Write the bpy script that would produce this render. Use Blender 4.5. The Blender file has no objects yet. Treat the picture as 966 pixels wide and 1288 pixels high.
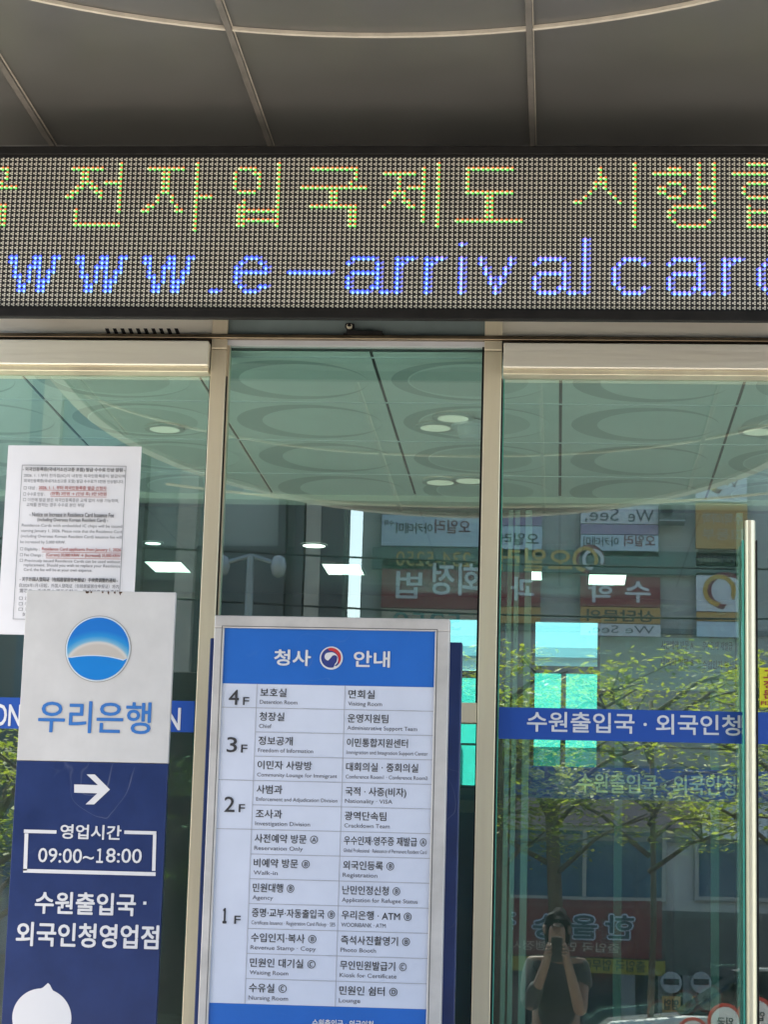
import bpy, bmesh, math, random
from mathutils import Vector, Matrix
random.seed(7)
S = bpy.context.scene
COL = S.collection
rad = math.radians

# ------------------------------------------------------------------ camera
PW, PH, F = 966.0, 1288.0, 2800.0
PITCH, YAW, ROLL = 0.190843816, 0.08142586, 0.0281463371
CAM = Vector((0.0, -7.4, 1.5))
def _rot():
    cp, sp, cy, sy, cr, sr = math.cos(PITCH), math.sin(PITCH), math.cos(YAW), math.sin(YAW), math.cos(ROLL), math.sin(ROLL)
    right = Vector((cy, sy, 0)); f0 = Vector((-sy, cy, 0)); u0 = Vector((0, 0, 1))
    fwd = f0*cp + u0*sp; up = u0*cp - f0*sp
    return right*cr + up*sr, up*cr - right*sr, fwd
R_, U_, F_ = _rot()
cd = bpy.data.cameras.new('camera'); co = bpy.data.objects.new('camera', cd); COL.objects.link(co)
cd.sensor_fit = 'VERTICAL'; cd.sensor_height = 24.0; cd.lens = F/PH*24.0
cd.clip_start = 0.02; cd.clip_end = 3000
co.matrix_world = Matrix(((R_.x, U_.x, -F_.x, CAM.x), (R_.y, U_.y, -F_.y, CAM.y), (R_.z, U_.z, -F_.z, CAM.z), (0, 0, 0, 1)))
S.camera = co
def _ray(px, py): return F_ + R_*((px-PW/2)/F) - U_*((py-PH/2)/F)
def at(px, py, Y):                     # survey helper: where a sight line meets the plane y = Y
    v = _ray(px, py); return CAM + v*((Y-CAM.y)/v.y)
def atz(px, py, Z):
    v = _ray(px, py); return CAM + v*((Z-CAM.z)/v.z)
def box_at(x0, y0, x1, y1, Y):         # (X0, X1, Z0, Z1) of a rectangle on the plane y = Y
    cx, cy = (x0+x1)/2, (y0+y1)/2
    a, b, c = at(x0, cy, Y).x, at(x1, cy, Y).x, at(cx, cy, Y).z
    h = at(cx, y0, Y).z - at(cx, y1, Y).z
    return a, b, c-h/2, c+h/2

# ------------------------------------------------------------------ light
SUN_EL = rad(56); SUN_DIR = Vector((-0.42, -0.90, 0)).normalized()
sunv = Vector((SUN_DIR.x*math.cos(SUN_EL), SUN_DIR.y*math.cos(SUN_EL), math.sin(SUN_EL)))
w = bpy.data.worlds.new('World'); S.world = w; w.use_nodes = True
nt = w.node_tree; bg = nt.nodes['Background']
sky = nt.nodes.new('ShaderNodeTexSky'); sky.sky_type = 'NISHITA'; sky.sun_disc = False
sky.sun_elevation = SUN_EL; sky.sun_rotation = math.atan2(SUN_DIR.x, SUN_DIR.y)
sky.air_density = 1.2; sky.dust_density = 2.0
nt.links.new(sky.outputs[0], bg.inputs[0]); bg.inputs[1].default_value = 0.15
sl = bpy.data.lights.new('sun', 'SUN'); sl.energy = 5.0; sl.angle = rad(0.53); sl.color = (1, 0.95, 0.87)
so = bpy.data.objects.new('sun', sl); COL.objects.link(so); so.location = (0, -10, 30)
so.rotation_euler = sunv.to_track_quat('Z', 'Y').to_euler()
vs = S.view_settings; vs.view_transform = 'Standard'; vs.look = 'None'; vs.exposure = 1.75; vs.gamma = 1; vs.use_curve_mapping = False
cy = S.cycles; cy.use_denoising = True; cy.max_bounces = 7; cy.diffuse_bounces = 4; cy.glossy_bounces = 4
cy.transparent_max_bounces = 32; cy.caustics_reflective = False; cy.caustics_refractive = False; cy.sample_clamp_indirect = 6

# ------------------------------------------------------------------ materials
MATS = {}
def mat(name, col, rough=0.55, metal=0.0, var=0.0, scale=6.0, bump=0.0, bscale=40.0, emit=None, estr=0.0, stretch=None, spec=None, coat=0, scuff=0.0):
    if name in MATS: return MATS[name]
    m = bpy.data.materials.new(name); m.use_nodes = True; t = m.node_tree; b = t.nodes['Principled BSDF']
    b.inputs['Base Color'].default_value = (*col, 1); b.inputs['Roughness'].default_value = rough; b.inputs['Metallic'].default_value = metal
    if spec is not None: b.inputs['Specular IOR Level'].default_value = spec
    if coat: b.inputs['Coat Weight'].default_value = coat; b.inputs['Coat Roughness'].default_value = 0.08
    if emit: b.inputs['Emission Color'].default_value = (*emit, 1); b.inputs['Emission Strength'].default_value = estr
    if var or bump:
        tc = t.nodes.new('ShaderNodeTexCoord'); mp = t.nodes.new('ShaderNodeMapping'); t.links.new(tc.outputs['Object'], mp.inputs[0])
        if stretch: mp.inputs['Scale'].default_value = stretch
    if var:
        n = t.nodes.new('ShaderNodeTexNoise'); n.inputs['Scale'].default_value = scale; n.inputs['Detail'].default_value = 6; n.inputs['Roughness'].default_value = .62
        t.links.new(mp.outputs[0], n.inputs['Vector'])
        r = t.nodes.new('ShaderNodeValToRGB'); r.color_ramp.elements[0].position = .3; r.color_ramp.elements[1].position = .7
        r.color_ramp.elements[0].color = (*[max(0, c*(1-var)) for c in col], 1); r.color_ramp.elements[1].color = (*[min(1, c*(1+var*.6)) for c in col], 1)
        t.links.new(n.outputs[0], r.inputs[0]); t.links.new(r.outputs[0], b.inputs['Base Color'])
        mr = t.nodes.new('ShaderNodeMapRange'); mr.inputs[3].default_value = max(.02, rough-.08); mr.inputs[4].default_value = min(1, rough+.1)
        t.links.new(n.outputs[0], mr.inputs[0]); t.links.new(mr.outputs[0], b.inputs['Roughness'])
    if bump:
        n2 = t.nodes.new('ShaderNodeTexNoise'); n2.inputs['Scale'].default_value = bscale; n2.inputs['Detail'].default_value = 4
        t.links.new(mp.outputs[0], n2.inputs['Vector'])
        bp = t.nodes.new('ShaderNodeBump'); bp.inputs['Strength'].default_value = bump; bp.inputs['Distance'].default_value = .01
        t.links.new(n2.outputs[0], bp.inputs['Height']); t.links.new(bp.outputs[0], b.inputs['Normal'])
    if scuff:                                     # thin wandering scratches and rubbed patches
        tc = t.nodes.new('ShaderNodeTexCoord'); na = t.nodes.new('ShaderNodeTexNoise'); na.inputs['Scale'].default_value = 5; na.inputs['Distortion'].default_value = 1.2; na.inputs['Detail'].default_value = 1.5
        ra = t.nodes.new('ShaderNodeValToRGB'); el = ra.color_ramp.elements; el[0].position = .494; el[0].color = (0, 0, 0, 1); el[1].position = .506; el[1].color = (0, 0, 0, 1); q = el.new(.5); q.color = (1, 1, 1, 1)
        nb_ = t.nodes.new('ShaderNodeTexNoise'); nb_.inputs['Scale'].default_value = 3.3; nb_.inputs['Detail'].default_value = 3
        rb = t.nodes.new('ShaderNodeValToRGB'); rb.color_ramp.elements[0].position = .54; rb.color_ramp.elements[1].position = .66
        t.links.new(tc.outputs['Object'], na.inputs['Vector']); t.links.new(tc.outputs['Object'], nb_.inputs['Vector']); t.links.new(na.outputs[0], ra.inputs[0]); t.links.new(nb_.outputs[0], rb.inputs[0])
        mm = t.nodes.new('ShaderNodeMath'); mm.operation = 'MULTIPLY'; t.links.new(ra.outputs[0], mm.inputs[0]); t.links.new(rb.outputs[0], mm.inputs[1])
        m2 = t.nodes.new('ShaderNodeMath'); m2.operation = 'MULTIPLY'; m2.inputs[1].default_value = scuff; t.links.new(mm.outputs[0], m2.inputs[0])
        mx = t.nodes.new('ShaderNodeMix'); mx.data_type = 'RGBA'; mx.inputs[7].default_value = (.45, .46, .50, 1); t.links.new(m2.outputs[0], mx.inputs[0])
        src = b.inputs['Base Color'].links[0].from_socket if b.inputs['Base Color'].links else None
        if src: t.links.new(src, mx.inputs[6])
        else: mx.inputs[6].default_value = (*col, 1)
        t.links.new(mx.outputs[2], b.inputs['Base Color'])
    MATS[name] = m; return m
def lamp_mat(name, col, s):
    return mat(name, (.8, .8, .8), .5, emit=col, estr=s)
def glass(name, tint, ior, rough=0.0, dust=0.0):
    m = bpy.data.materials.new(name); m.use_nodes = True; t = m.node_tree; t.nodes.clear()
    out = t.nodes.new('ShaderNodeOutputMaterial'); mix = t.nodes.new('ShaderNodeMixShader')
    tr = t.nodes.new('ShaderNodeBsdfTransparent'); tr.inputs[0].default_value = (*[c**.5 for c in tint], 1)
    gl = t.nodes.new('ShaderNodeBsdfGlossy'); gl.inputs['Roughness'].default_value = rough; gl.inputs[0].default_value = (.88, 1, .95, 1)
    fr = t.nodes.new('ShaderNodeFresnel'); fr.inputs[0].default_value = ior
    ge = t.nodes.new('ShaderNodeNewGeometry'); inv = t.nodes.new('ShaderNodeMath'); inv.operation = 'SUBTRACT'; inv.inputs[0].default_value = 1
    t.links.new(ge.outputs['Backfacing'], inv.inputs[1])
    mu = t.nodes.new('ShaderNodeMath'); mu.operation = 'MULTIPLY'; t.links.new(fr.outputs[0], mu.inputs[0]); t.links.new(inv.outputs[0], mu.inputs[1])
    tc = t.nodes.new('ShaderNodeTexCoord'); n = t.nodes.new('ShaderNodeTexNoise'); n.inputs['Scale'].default_value = 1.1; n.inputs['Detail'].default_value = 1
    t.links.new(tc.outputs['Object'], n.inputs['Vector'])
    bp = t.nodes.new('ShaderNodeBump'); bp.inputs['Strength'].default_value = .05; bp.inputs['Distance'].default_value = .01
    t.links.new(n.outputs[0], bp.inputs['Height']); t.links.new(bp.outputs[0], gl.inputs['Normal'])
    t.links.new(mu.outputs[0], mix.inputs[0]); t.links.new(tr.outputs[0], mix.inputs[1]); t.links.new(gl.outputs[0], mix.inputs[2])
    last = mix
    if dust:
        df = t.nodes.new('ShaderNodeBsdfDiffuse'); df.inputs[0].default_value = (.62, .66, .62, 1); nd = t.nodes.new('ShaderNodeTexNoise'); nd.inputs['Scale'].default_value = 2.6; nd.inputs['Detail'].default_value = 7; nd.inputs['Roughness'].default_value = .7; nd.inputs['Distortion'].default_value = .6
        mpp = t.nodes.new('ShaderNodeMapping'); mpp.inputs['Scale'].default_value = (1.6, 1, .5); t.links.new(tc.outputs['Object'], mpp.inputs[0]); t.links.new(mpp.outputs[0], nd.inputs['Vector'])
        rd = t.nodes.new('ShaderNodeMapRange'); rd.inputs[1].default_value = .35; rd.inputs[2].default_value = .75; rd.inputs[3].default_value = dust*.3; rd.inputs[4].default_value = dust*1.6; t.links.new(nd.outputs[0], rd.inputs[0])
        md = t.nodes.new('ShaderNodeMath'); md.operation = 'MULTIPLY'; t.links.new(rd.outputs[0], md.inputs[0]); t.links.new(inv.outputs[0], md.inputs[1])
        last = t.nodes.new('ShaderNodeMixShader'); t.links.new(md.outputs[0], last.inputs[0]); t.links.new(mix.outputs[0], last.inputs[1]); t.links.new(df.outputs[0], last.inputs[2])
    t.links.new(last.outputs[0], out.inputs[0]); MATS[name] = m; return m

STEEL = mat('satin_steel', (.97, .82, .59), .30, .5, var=.22, scale=4, bump=.06, bscale=60, stretch=(1, 1, .06))
HEAD = mat('brushed_cover', (.97, .87, .73), .36, .5, var=.20, scale=3, bump=.08, bscale=50, stretch=(.08, 1, 1.5))
BRASSY = mat('bronze_strip', (.36, .28, .18), .35, 1, var=.3, scale=8)
GREYPAN = mat('grey_green_panel', (.20, .25, .24), .45, .3, var=.2, scale=3)
SOFF = mat('soffit_metal', (.205, .198, .182), .36, .6, var=.14, scale=1.4, bump=.05, bscale=3)
RIB = mat('rib_metal', (.19, .17, .145), .5, .2, var=.25, scale=9)
JOINT = mat('joint_sealant', (.62, .55, .44), .6, var=.2, scale=12)
BLACK = mat('black_paint', (.014, .013, .012), .55, var=.35, scale=14, spec=.2)
BOARD = mat('led_board', (.010, .010, .010), .75)
LAMP_OFF = mat('led_lens', (.74, .71, .60), .35)
GLASS = glass('green_glass', (.66, .90, .83), 3.3, .006, .03)
GLASS_IN = glass('inner_glass', (.72, .86, .82), 2.0, .005)
GLASS_BLUE = glass('cyan_glass', (.55, .88, .90), 1.5)
GLASS_TEAL = glass('teal_glass', (.06, .56, .47), 1.5)
EDGE = mat('glass_edge', (.10, .42, .30), .2)
WHITE = mat('white_print', (.74, .75, .78), .55)
PAPER = mat('paper', (.80, .80, .83), .75, var=.04, scale=5, bump=.12, bscale=5)
INK = mat('black_ink', (.03, .03, .035), .6)
INKG = mat('grey_ink', (.10, .10, .12), .6)
REDINK = mat('red_ink', (.42, .05, .04), .6)
BLUE = mat('band_blue', (.012, .080, .40), .42, var=.05, scale=4)
HBLUE = mat('header_blue', (.010, .125, .50), .4, var=.08, scale=5, scuff=.12)
NAVY = mat('navy_vinyl', (.008, .026, .118), .34, scuff=.2, var=.22, scale=7, bump=.02, bscale=8)
SIGNW = mat('sign_white', (.58, .575, .57), .42, var=.10, scale=6, bump=.03, bscale=7)
LIST = mat('list_panel', (.60, .645, .76), .38, var=.06, scale=4, bump=.02, bscale=5)
LINE = mat('rule_line', (.36, .37, .42), .6)
SFRAME = mat('sign_frame', (.56, .54, .52), .38, .2, var=.16, scale=8)
BANKB = mat('bank_blue', (.035, .17, .50), .4)
DARK = mat('dark_back', (.02, .022, .026), .6)

# ------------------------------------------------------------------ mesh helpers
class MB:
    def __init__(s): s.v = []; s.f = []; s.mi = []; s.mats = []
    def m(s, material):
        if material not in s.mats: s.mats.append(material)
        return s.mats.index(material)
    def poly(s, pts, material):
        n = len(s.v); s.v += [tuple(p) for p in pts]; s.f.append(tuple(range(n, n+len(pts)))); s.mi.append(s.m(material))
    def faces(s, pts, faces, material):
        n = len(s.v); s.v += [tuple(p) for p in pts]; k = s.m(material)
        for f in faces: s.f.append(tuple(n+i for i in f)); s.mi.append(k)
    def box(s, x0, x1, y0, y1, z0, z1, material):
        p = [(x, y, z) for x in (x0, x1) for y in (y0, y1) for z in (z0, z1)]
        s.faces(p, [(0, 1, 3, 2), (4, 6, 7, 5), (0, 4, 5, 1), (2, 3, 7, 6), (0, 2, 6, 4), (1, 5, 7, 3)], material)
    def tube(s, pts, r, material, n=10, cap=True):
        pts = [Vector(p) for p in pts]; rs = r if isinstance(r, (list, tuple)) else [r]*len(pts); ring = []
        for i, p in enumerate(pts):
            d = (pts[min(i+1, len(pts)-1)] - pts[max(i-1, 0)]).normalized()
            a = d.orthogonal().normalized() if i == 0 else (ring[-1][1] - d*ring[-1][1].dot(d)).normalized()
            b = d.cross(a); ring.append(([p + (a*math.cos(t)+b*math.sin(t))*rs[i] for t in [2*math.pi*k/n for k in range(n)]], a))
        V = [q for rr in ring for q in rr[0]]; fs = []
        for i in range(len(pts)-1):
            for k in range(n): fs.append((i*n+k, i*n+(k+1) % n, (i+1)*n+(k+1) % n, (i+1)*n+k))
        if cap: fs.append(tuple(range(n-1, -1, -1))); fs.append(tuple(range((len(pts)-1)*n, len(pts)*n)))
        s.faces(V, fs, material)
    def prism(s, poly2, y0, y1, material):           # polygon in (x, z), extruded along y
        n = len(poly2); V = [(x, y0, z) for x, z in poly2] + [(x, y1, z) for x, z in poly2]
        fs = [tuple(range(n)), tuple(range(2*n-1, n-1, -1))] + [(i, n+i, n+(i+1) % n, (i+1) % n) for i in range(n)]
        s.faces(V, fs, material)
    def prism_z(s, poly2, z0, z1, material):
        n = len(poly2); V = [(x, y, z0) for x, y in poly2] + [(x, y, z1) for x, y in poly2]
        fs = [tuple(range(n-1, -1, -1)), tuple(range(n, 2*n))] + [(i, (i+1) % n, n+(i+1) % n, n+i) for i in range(n)]
        s.faces(V, fs, material)
    def build(s, name, parent=None, bevel=0.0, smooth=False, loc=None):
        me = bpy.data.meshes.new(name); me.from_pydata(s.v, [], s.f)
        for m_ in s.mats: me.materials.append(m_)
        me.polygons.foreach_set('material_index', s.mi)
        if smooth: me.polygons.foreach_set('use_smooth', [True]*len(me.polygons))
        bm = bmesh.new(); bm.from_mesh(me); bmesh.ops.recalc_face_normals(bm, faces=bm.faces); bm.to_mesh(me); bm.free()
        me.update(); o = bpy.data.objects.new(name, me); COL.objects.link(o)
        if parent is not None: o.parent = parent; o.matrix_parent_inverse = Matrix.Translation(-parent.location) if parent.parent is None else pinv(parent)
        if bevel:
            b = o.modifiers.new('b', 'BEVEL'); b.width = bevel; b.segments = 2; b.limit_method = 'ANGLE'
        return o
def world_loc(o):
    v = Vector(o.location)
    if o.parent is not None: v = world_loc(o.parent) + Vector(o.matrix_parent_inverse.translation) + v
    return v
def pinv(p): return Matrix.Translation(-world_loc(p))
def tag(o, label=None, cat=None, group=None, kind=None):
    if label: o['label'] = label
    if cat: o['category'] = cat
    if group: o['group'] = group
    if kind: o['kind'] = kind
    return o
def thing(name, loc, label, cat, group=None):
    o = bpy.data.objects.new(name, None); COL.objects.link(o); o.location = loc; o.empty_display_size = .1
    return tag(o, label, cat, group)
_TC = {}
def text_geo(body, bold=0.0, align_spacing=1.0):
    k = (body, bold, align_spacing)
    if k not in _TC:
        c = bpy.data.curves.new('t', 'FONT'); c.body = body; c.resolution_u = 3; c.offset = bold; c.space_character = align_spacing; c.fill_mode = 'FRONT'
        o = bpy.data.objects.new('t', c); COL.objects.link(o)
        me = bpy.data.meshes.new_from_object(o.evaluated_get(bpy.context.evaluated_depsgraph_get()))
        V = [(v.co.x, v.co.y) for v in me.vertices]; Fs = [tuple(p.vertices) for p in me.polygons]
        bpy.data.objects.remove(o); bpy.data.curves.remove(c); bpy.data.meshes.remove(me)
        _TC[k] = (V, Fs)
    return _TC[k]
def text(mb, body, x0, x1, z0, z1, y, material, bold=0.0, face=-1, sp=1.0):
    """lettering filling the box x0..x1, z0..z1 on the plane y, read from -y (face=-1) or from +y (face=1)"""
    if bold:
        w_ = bold*(z1-z0)*.8
        for k, (dx, dz) in enumerate(((0, 0), (1, 0), (-1, 0), (0, 1), (0, -1), (.7, .7), (-.7, -.7), (.7, -.7), (-.7, .7))):
            text(mb, body, x0+w_+dx*w_, x1-w_+dx*w_, z0+w_+dz*w_, z1-w_+dz*w_, y+face*.00012*k, material, 0, face, sp)
        return
    V, Fs = text_geo(body, 0, sp)
    if not V: return
    ax, bx = min(v[0] for v in V), max(v[0] for v in V); az, bz = min(v[1] for v in V), max(v[1] for v in V)
    sx = (x1-x0)/(bx-ax); sz = (z1-z0)/(bz-az)
    P = [((x0+(v[0]-ax)*sx) if face < 0 else (x1-(v[0]-ax)*sx), y, z0+(v[1]-az)*sz) for v in V]
    mb.faces(P, Fs, material)
def text_l(mb, body, x, zb, size, y, material, bold=0.0, width=None, face=-1, sp=1.0):
    """lettering from x on the baseline zb, 1 em = size, squeezed to width"""
    if bold:
        w_ = bold*size
        for k, (dx, dz) in enumerate(((0, 0), (1, 0), (-1, 0), (0, 1), (0, -1))):
            text_l(mb, body, x+w_+dx*w_, zb+dz*w_, size, y+face*.0001*k, material, 0, (width or 0)-2*w_ if width else None, face, sp)
        return
    V, Fs = text_geo(body, 0, sp); ax, bx = min(v[0] for v in V), max(v[0] for v in V)
    sx = width/(bx-ax) if width else size
    mb.faces([(x + face*-1*(v[0]-ax)*sx, y, zb+v[1]*size) for v in V], Fs, material)
def rect(mb, x0, x1, z0, z1, y, material): mb.poly([(x0, y, z0), (x1, y, z0), (x1, y, z1), (x0, y, z1)], material)
def disc(mb, cx, cz, r, y, material, n=40, sx=1): mb.poly([(cx+r*sx*math.cos(2*math.pi*k/n), y, cz+r*math.sin(2*math.pi*k/n)) for k in range(n)], material)
def outline(mb, x0, x1, z0, z1, wd, y, material):
    rect(mb, x0, x1, z1-wd, z1, y, material); rect(mb, x0, x1, z0, z0+wd, y, material)
    rect(mb, x0, x0+wd, z0+wd, z1-wd, y, material); rect(mb, x1-wd, x1, z0+wd, z1-wd, y, material)

# ------------------------------------------------------------------ ground, street, lobby shell
FL = 0.75
PAVE = mat('paving', (.36, .34, .31), .8, var=.2, scale=2.5, bump=.2, bscale=30)
STONE = mat('platform_stone', (.48, .45, .41), .6, var=.18, scale=3, bump=.1, bscale=60)
ASPH = mat('asphalt', (.055, .055, .058), .85, var=.25, scale=4, bump=.3, bscale=90)
b = MB(); b.box(-400, 400, -600, 400, -1, -.13, ASPH); tag(b.build('ground'), kind='structure')
b = MB(); b.box(-60, 60, -10.5, 14, -.128, 0, PAVE); tag(b.build('pavement'), kind='structure')
b = MB(); b.box(-60, 60, -10.65, -10.502, -.128, .01, STONE); tag(b.build('kerb'), kind='structure')
b = MB(); b.box(-60, 60, -30, -19.5, -.128, 0, PAVE); tag(b.build('far_pavement'), kind='structure')
b = MB()
for x in range(-30, 31, 3): b.box(x*2, x*2+2.6, -15.08, -14.92, -.129, -.126, mat('road_paint', (.72, .72, .68), .7, var=.2))
tag(b.build('road_markings'), kind='structure')
b = MB(); b.box(-5, 4, -3.6, 22, 0.002, FL, STONE)
for k in range(4): b.box(-5, 4, -3.6-.3*(k+1), -3.6-.3*k, .002, FL-.15*(k+1), STONE)
tag(b.build('entrance_steps', bevel=.008), kind='structure')
WALL_IN = mat('lobby_wall', (.24, .28, .27), .6, var=.1, scale=2)
LOBF = mat('lobby_floor', (.46, .46, .44), .22, var=.15, scale=3)
CEIL = mat('lobby_ceiling', (.52, .54, .52), .8)
b = MB(); b.box(-4.9, 3.9, .15, 14.6, FL, FL+.01, LOBF); tag(b.build('lobby_floor'), kind='structure')
LZ = 4.9
b = MB(); b.box(-5, 4, 2.55, 14.8, LZ, LZ+.1, CEIL); tag(b.build('lobby_ceiling'), kind='structure')

# ------------------------------------------------------------------ lobby
YB = 14.5
def opening(px): return box_at(*px, YB)
holes = [opening((668, 776, 756, 968)), opening((496, 772, 612, 990)), opening((-60, 690, 36, 1010))]
b = MB()
xs = sorted([-5, 4] + [h[0] for h in holes] + [h[1] for h in holes])
for i in range(len(xs)-1):
    xm = (xs[i]+xs[i+1])/2; hh = [h for h in holes if h[0] < xm < h[1]]
    if hh: b.box(xs[i], xs[i+1], YB, YB+.2, FL, hh[0][2], WALL_IN); b.box(xs[i], xs[i+1], YB, YB+.2, hh[0][3], LZ, WALL_IN)
    else: b.box(xs[i], xs[i+1], YB, YB+.2, FL, LZ, WALL_IN)
tag(b.build('lobby_back_wall'), kind='structure')
b = MB(); b.box(-5.1, -4.9, .15, YB, FL, LZ, WALL_IN); tag(b.build('lobby_side_wall'), kind='structure')
b = MB(); b.box(3.9, 4.1, .15, YB, FL, LZ, WALL_IN); tag(b.build('lobby_side_wall'), kind='structure')
WFR = mat('window_frame_dark', (.05, .07, .07), .5)
for h, lab in zip(holes, ('tall cyan rear window seen behind the blue door band', 'pale cyan rear window seen past the top of the directory board', 'teal rear window seen beside the pasted notice')):
    t = thing('rear_window', ((h[0]+h[1])/2, YB+.1, h[2]), lab, 'window')
    zs = h[2] + (h[3]-h[2])*.66
    b = MB(); e = .035
    b.box(h[0], h[0]+e, YB+.06, YB+.12, h[2], h[3], WFR); b.box(h[1]-e, h[1], YB+.06, YB+.12, h[2], h[3], WFR)
    b.box(h[0]+e, h[1]-e, YB+.06, YB+.12, zs-e, zs+e, WFR); b.box(h[0]+e, h[1]-e, YB+.06, YB+.12, h[2], h[2]+e, WFR); b.box(h[0]+e, h[1]-e, YB+.06, YB+.12, h[3]-e, h[3], WFR)
    xm = h[0]+(h[1]-h[0])*.43; b.box(xm, xm+.05, YB+.065, YB+.115, h[2]+e, zs-e, WFR)
    for q in (.25, .38): zz = h[2]+(h[3]-h[2])*q; b.box(h[0]+e, h[1]-e, YB+.07, YB+.11, zz, zz+.02, WFR)
    b.build('frame', t)
    b = MB(); b.box(h[0]+e, h[1]-e, YB+.085, YB+.091, zs+e, h[3]-e, GLASS_BLUE); b.build('upper_pane', t)
    b = MB(); b.box(h[0]+e, h[1]-e, YB+.085, YB+.091, h[2]+e, zs-e, GLASS_TEAL); b.build('lower_pane', t)
RW = mat('rear_wall', (.66, .68, .70), .7, var=.1, scale=2)
t = thing('rear_building', (-.5, 20, 0), 'pale low building seen through the rear lobby windows', 'building')
b = MB(); b.box(-9, 9, 20, 26, 0, 5.0, RW); b.build('wall', t)
b = MB(); b.box(-9.1, 9.1, 19.9, 20, 5.0, 5.12, mat('rear_coping', (.2, .3, .36), .5)); b.build('coping', t)
for k in range(7): b = MB(); b.box(-7+k*2.2, -5.6+k*2.2, 19.95, 19.999, 2.2, 3.9, mat('rear_glass', (.06, .14, .15), .1)); b.build('window', t)
# lit ceiling panels and downlights
PANEL = lamp_mat('panel_light', (.95, 1, .90), 1.5)
TRIM = mat('lamp_trim', (.6, .6, .58), .5)
def ceil_panel(px, py, lab, w_=.34, d_=.6, z=LZ):
    p = atz(px, py, z); t = thing('ceiling_light', (p.x, p.y, z), lab, 'ceiling light', 'lit ceiling lights inside the lobby')
    b = MB(); b.box(p.x-w_/2, p.x+w_/2, p.y-d_/2, p.y+d_/2, z-.012, z-.004, PANEL); b.build('diffuser', t)
    b = MB(); e = .02
    for a_ in ((-w_/2-e, -w_/2, -d_/2-e, d_/2+e), (w_/2, w_/2+e, -d_/2-e, d_/2+e), (-w_/2, w_/2, -d_/2-e, -d_/2), (-w_/2, w_/2, d_/2, d_/2+e)):
        b.box(p.x+a_[0], p.x+a_[1], p.y+a_[2], p.y+a_[3], z-.02, z-.002, TRIM)
    b.build('frame', t)
ceil_panel(211, 711, 'lit square ceiling panel seen beside the pasted paper notice')
ceil_panel(432, 714, 'lit square ceiling panel seen above the directory board')
ceil_panel(764, 727, 'lit square ceiling panel seen beside the door handle')
ceil_panel(672, 722, 'narrow lit ceiling panel seen past the middle post', .14, .5)
def downlight(px, py, lab, z=LZ, r=.1, glow=PANEL):
    p = atz(px, py, z); t = thing('downlight', (p.x, p.y, z), lab, 'downlight', 'round downlights over the entrance')
    b = MB(); b.prism_z([(p.x+r*math.cos(a*.2618), p.y+r*math.sin(a*.2618)) for a in range(24)], z-.012, z-.003, glow); b.build('lens', t)
    b = MB()
    for k in range(24):
        a0, a1 = k*.2618, (k+1)*.2618; q = []
        for rr, zz in ((r, z-.012), (r+.02, z-.012), (r+.02, z-.002)): q.append((rr, zz))
        for (r0, z0), (r1, z1) in zip(q[:-1], q[1:]):
            b.poly([(p.x+r0*math.cos(a0), p.y+r0*math.sin(a0), z0), (p.x+r1*math.cos(a0), p.y+r1*math.sin(a0), z1), (p.x+r1*math.cos(a1), p.y+r1*math.sin(a1), z1), (p.x+r0*math.cos(a1), p.y+r0*math.sin(a1), z0)], TRIM)
    b.build('trim', t)
downlight(395, 685, 'bright round lobby downlight above the square panel light')
downlight(490, 757, 'bright round lobby downlight just above the directory board')
downlight(866, 758, 'upper of two bright round downlights beside the door handle')
downlight(856, 782, 'lower of two bright round downlights beside the door handle')
downlight(192, 682, 'faint round downlight above the panel by the notice', r=.07)
# vestibule ceiling: square tiles; disc relief shading painted as dark and light crescents
VZ = 3.5; TL = .655
VC = mat('vestibule_tile', (.88, .89, .86), .7, var=.03); VD = mat('tile_disc_shaded', (.62, .64, .62), .7); VL = mat('tile_disc_lit', (.92, .93, .90), .7)
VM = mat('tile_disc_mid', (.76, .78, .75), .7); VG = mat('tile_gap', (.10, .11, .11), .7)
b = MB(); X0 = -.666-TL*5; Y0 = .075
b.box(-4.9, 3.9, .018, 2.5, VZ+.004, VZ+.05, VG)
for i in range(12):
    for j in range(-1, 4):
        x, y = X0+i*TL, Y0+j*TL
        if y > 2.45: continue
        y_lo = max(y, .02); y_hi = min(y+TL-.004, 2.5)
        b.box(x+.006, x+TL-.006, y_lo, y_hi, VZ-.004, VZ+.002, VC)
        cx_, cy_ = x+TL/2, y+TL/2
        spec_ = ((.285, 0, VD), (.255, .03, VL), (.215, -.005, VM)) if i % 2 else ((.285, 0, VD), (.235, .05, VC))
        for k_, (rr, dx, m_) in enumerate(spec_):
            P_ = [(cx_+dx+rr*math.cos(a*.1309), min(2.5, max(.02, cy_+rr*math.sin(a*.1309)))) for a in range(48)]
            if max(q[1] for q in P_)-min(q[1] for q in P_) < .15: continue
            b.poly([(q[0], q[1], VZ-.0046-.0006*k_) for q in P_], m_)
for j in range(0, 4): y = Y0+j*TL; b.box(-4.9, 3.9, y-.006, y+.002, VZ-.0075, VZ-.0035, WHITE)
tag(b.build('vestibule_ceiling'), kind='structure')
b = MB(); b.box(-4.9, 3.9, 2.5, 2.62, VZ-.03, LZ+.05, mat('beam_cream', (.78, .77, .68), .7)); tag(b.build('vestibule_beam'), kind='structure')
WARM = lamp_mat('downlight_lens', (1, .92, .66), .14)
for px, py, lab in ((570, 523, 'round recessed lamp in the ceiling above the smoke detector'), (548, 535, 'round recessed lamp in the ceiling beside the smoke detector'), (591, 602, 'round recessed lamp at the inner ceiling edge by the middle post'), (554, 604, 'round recessed lamp at the inner ceiling edge below the detector'), (207, 537, 'slim recessed lamp in the ceiling above the pasted notice'), (955, 540, 'slim recessed lamp in the ceiling above the door handle')):
    downlight(px, py, lab, VZ-.008, .06, WARM)
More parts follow.
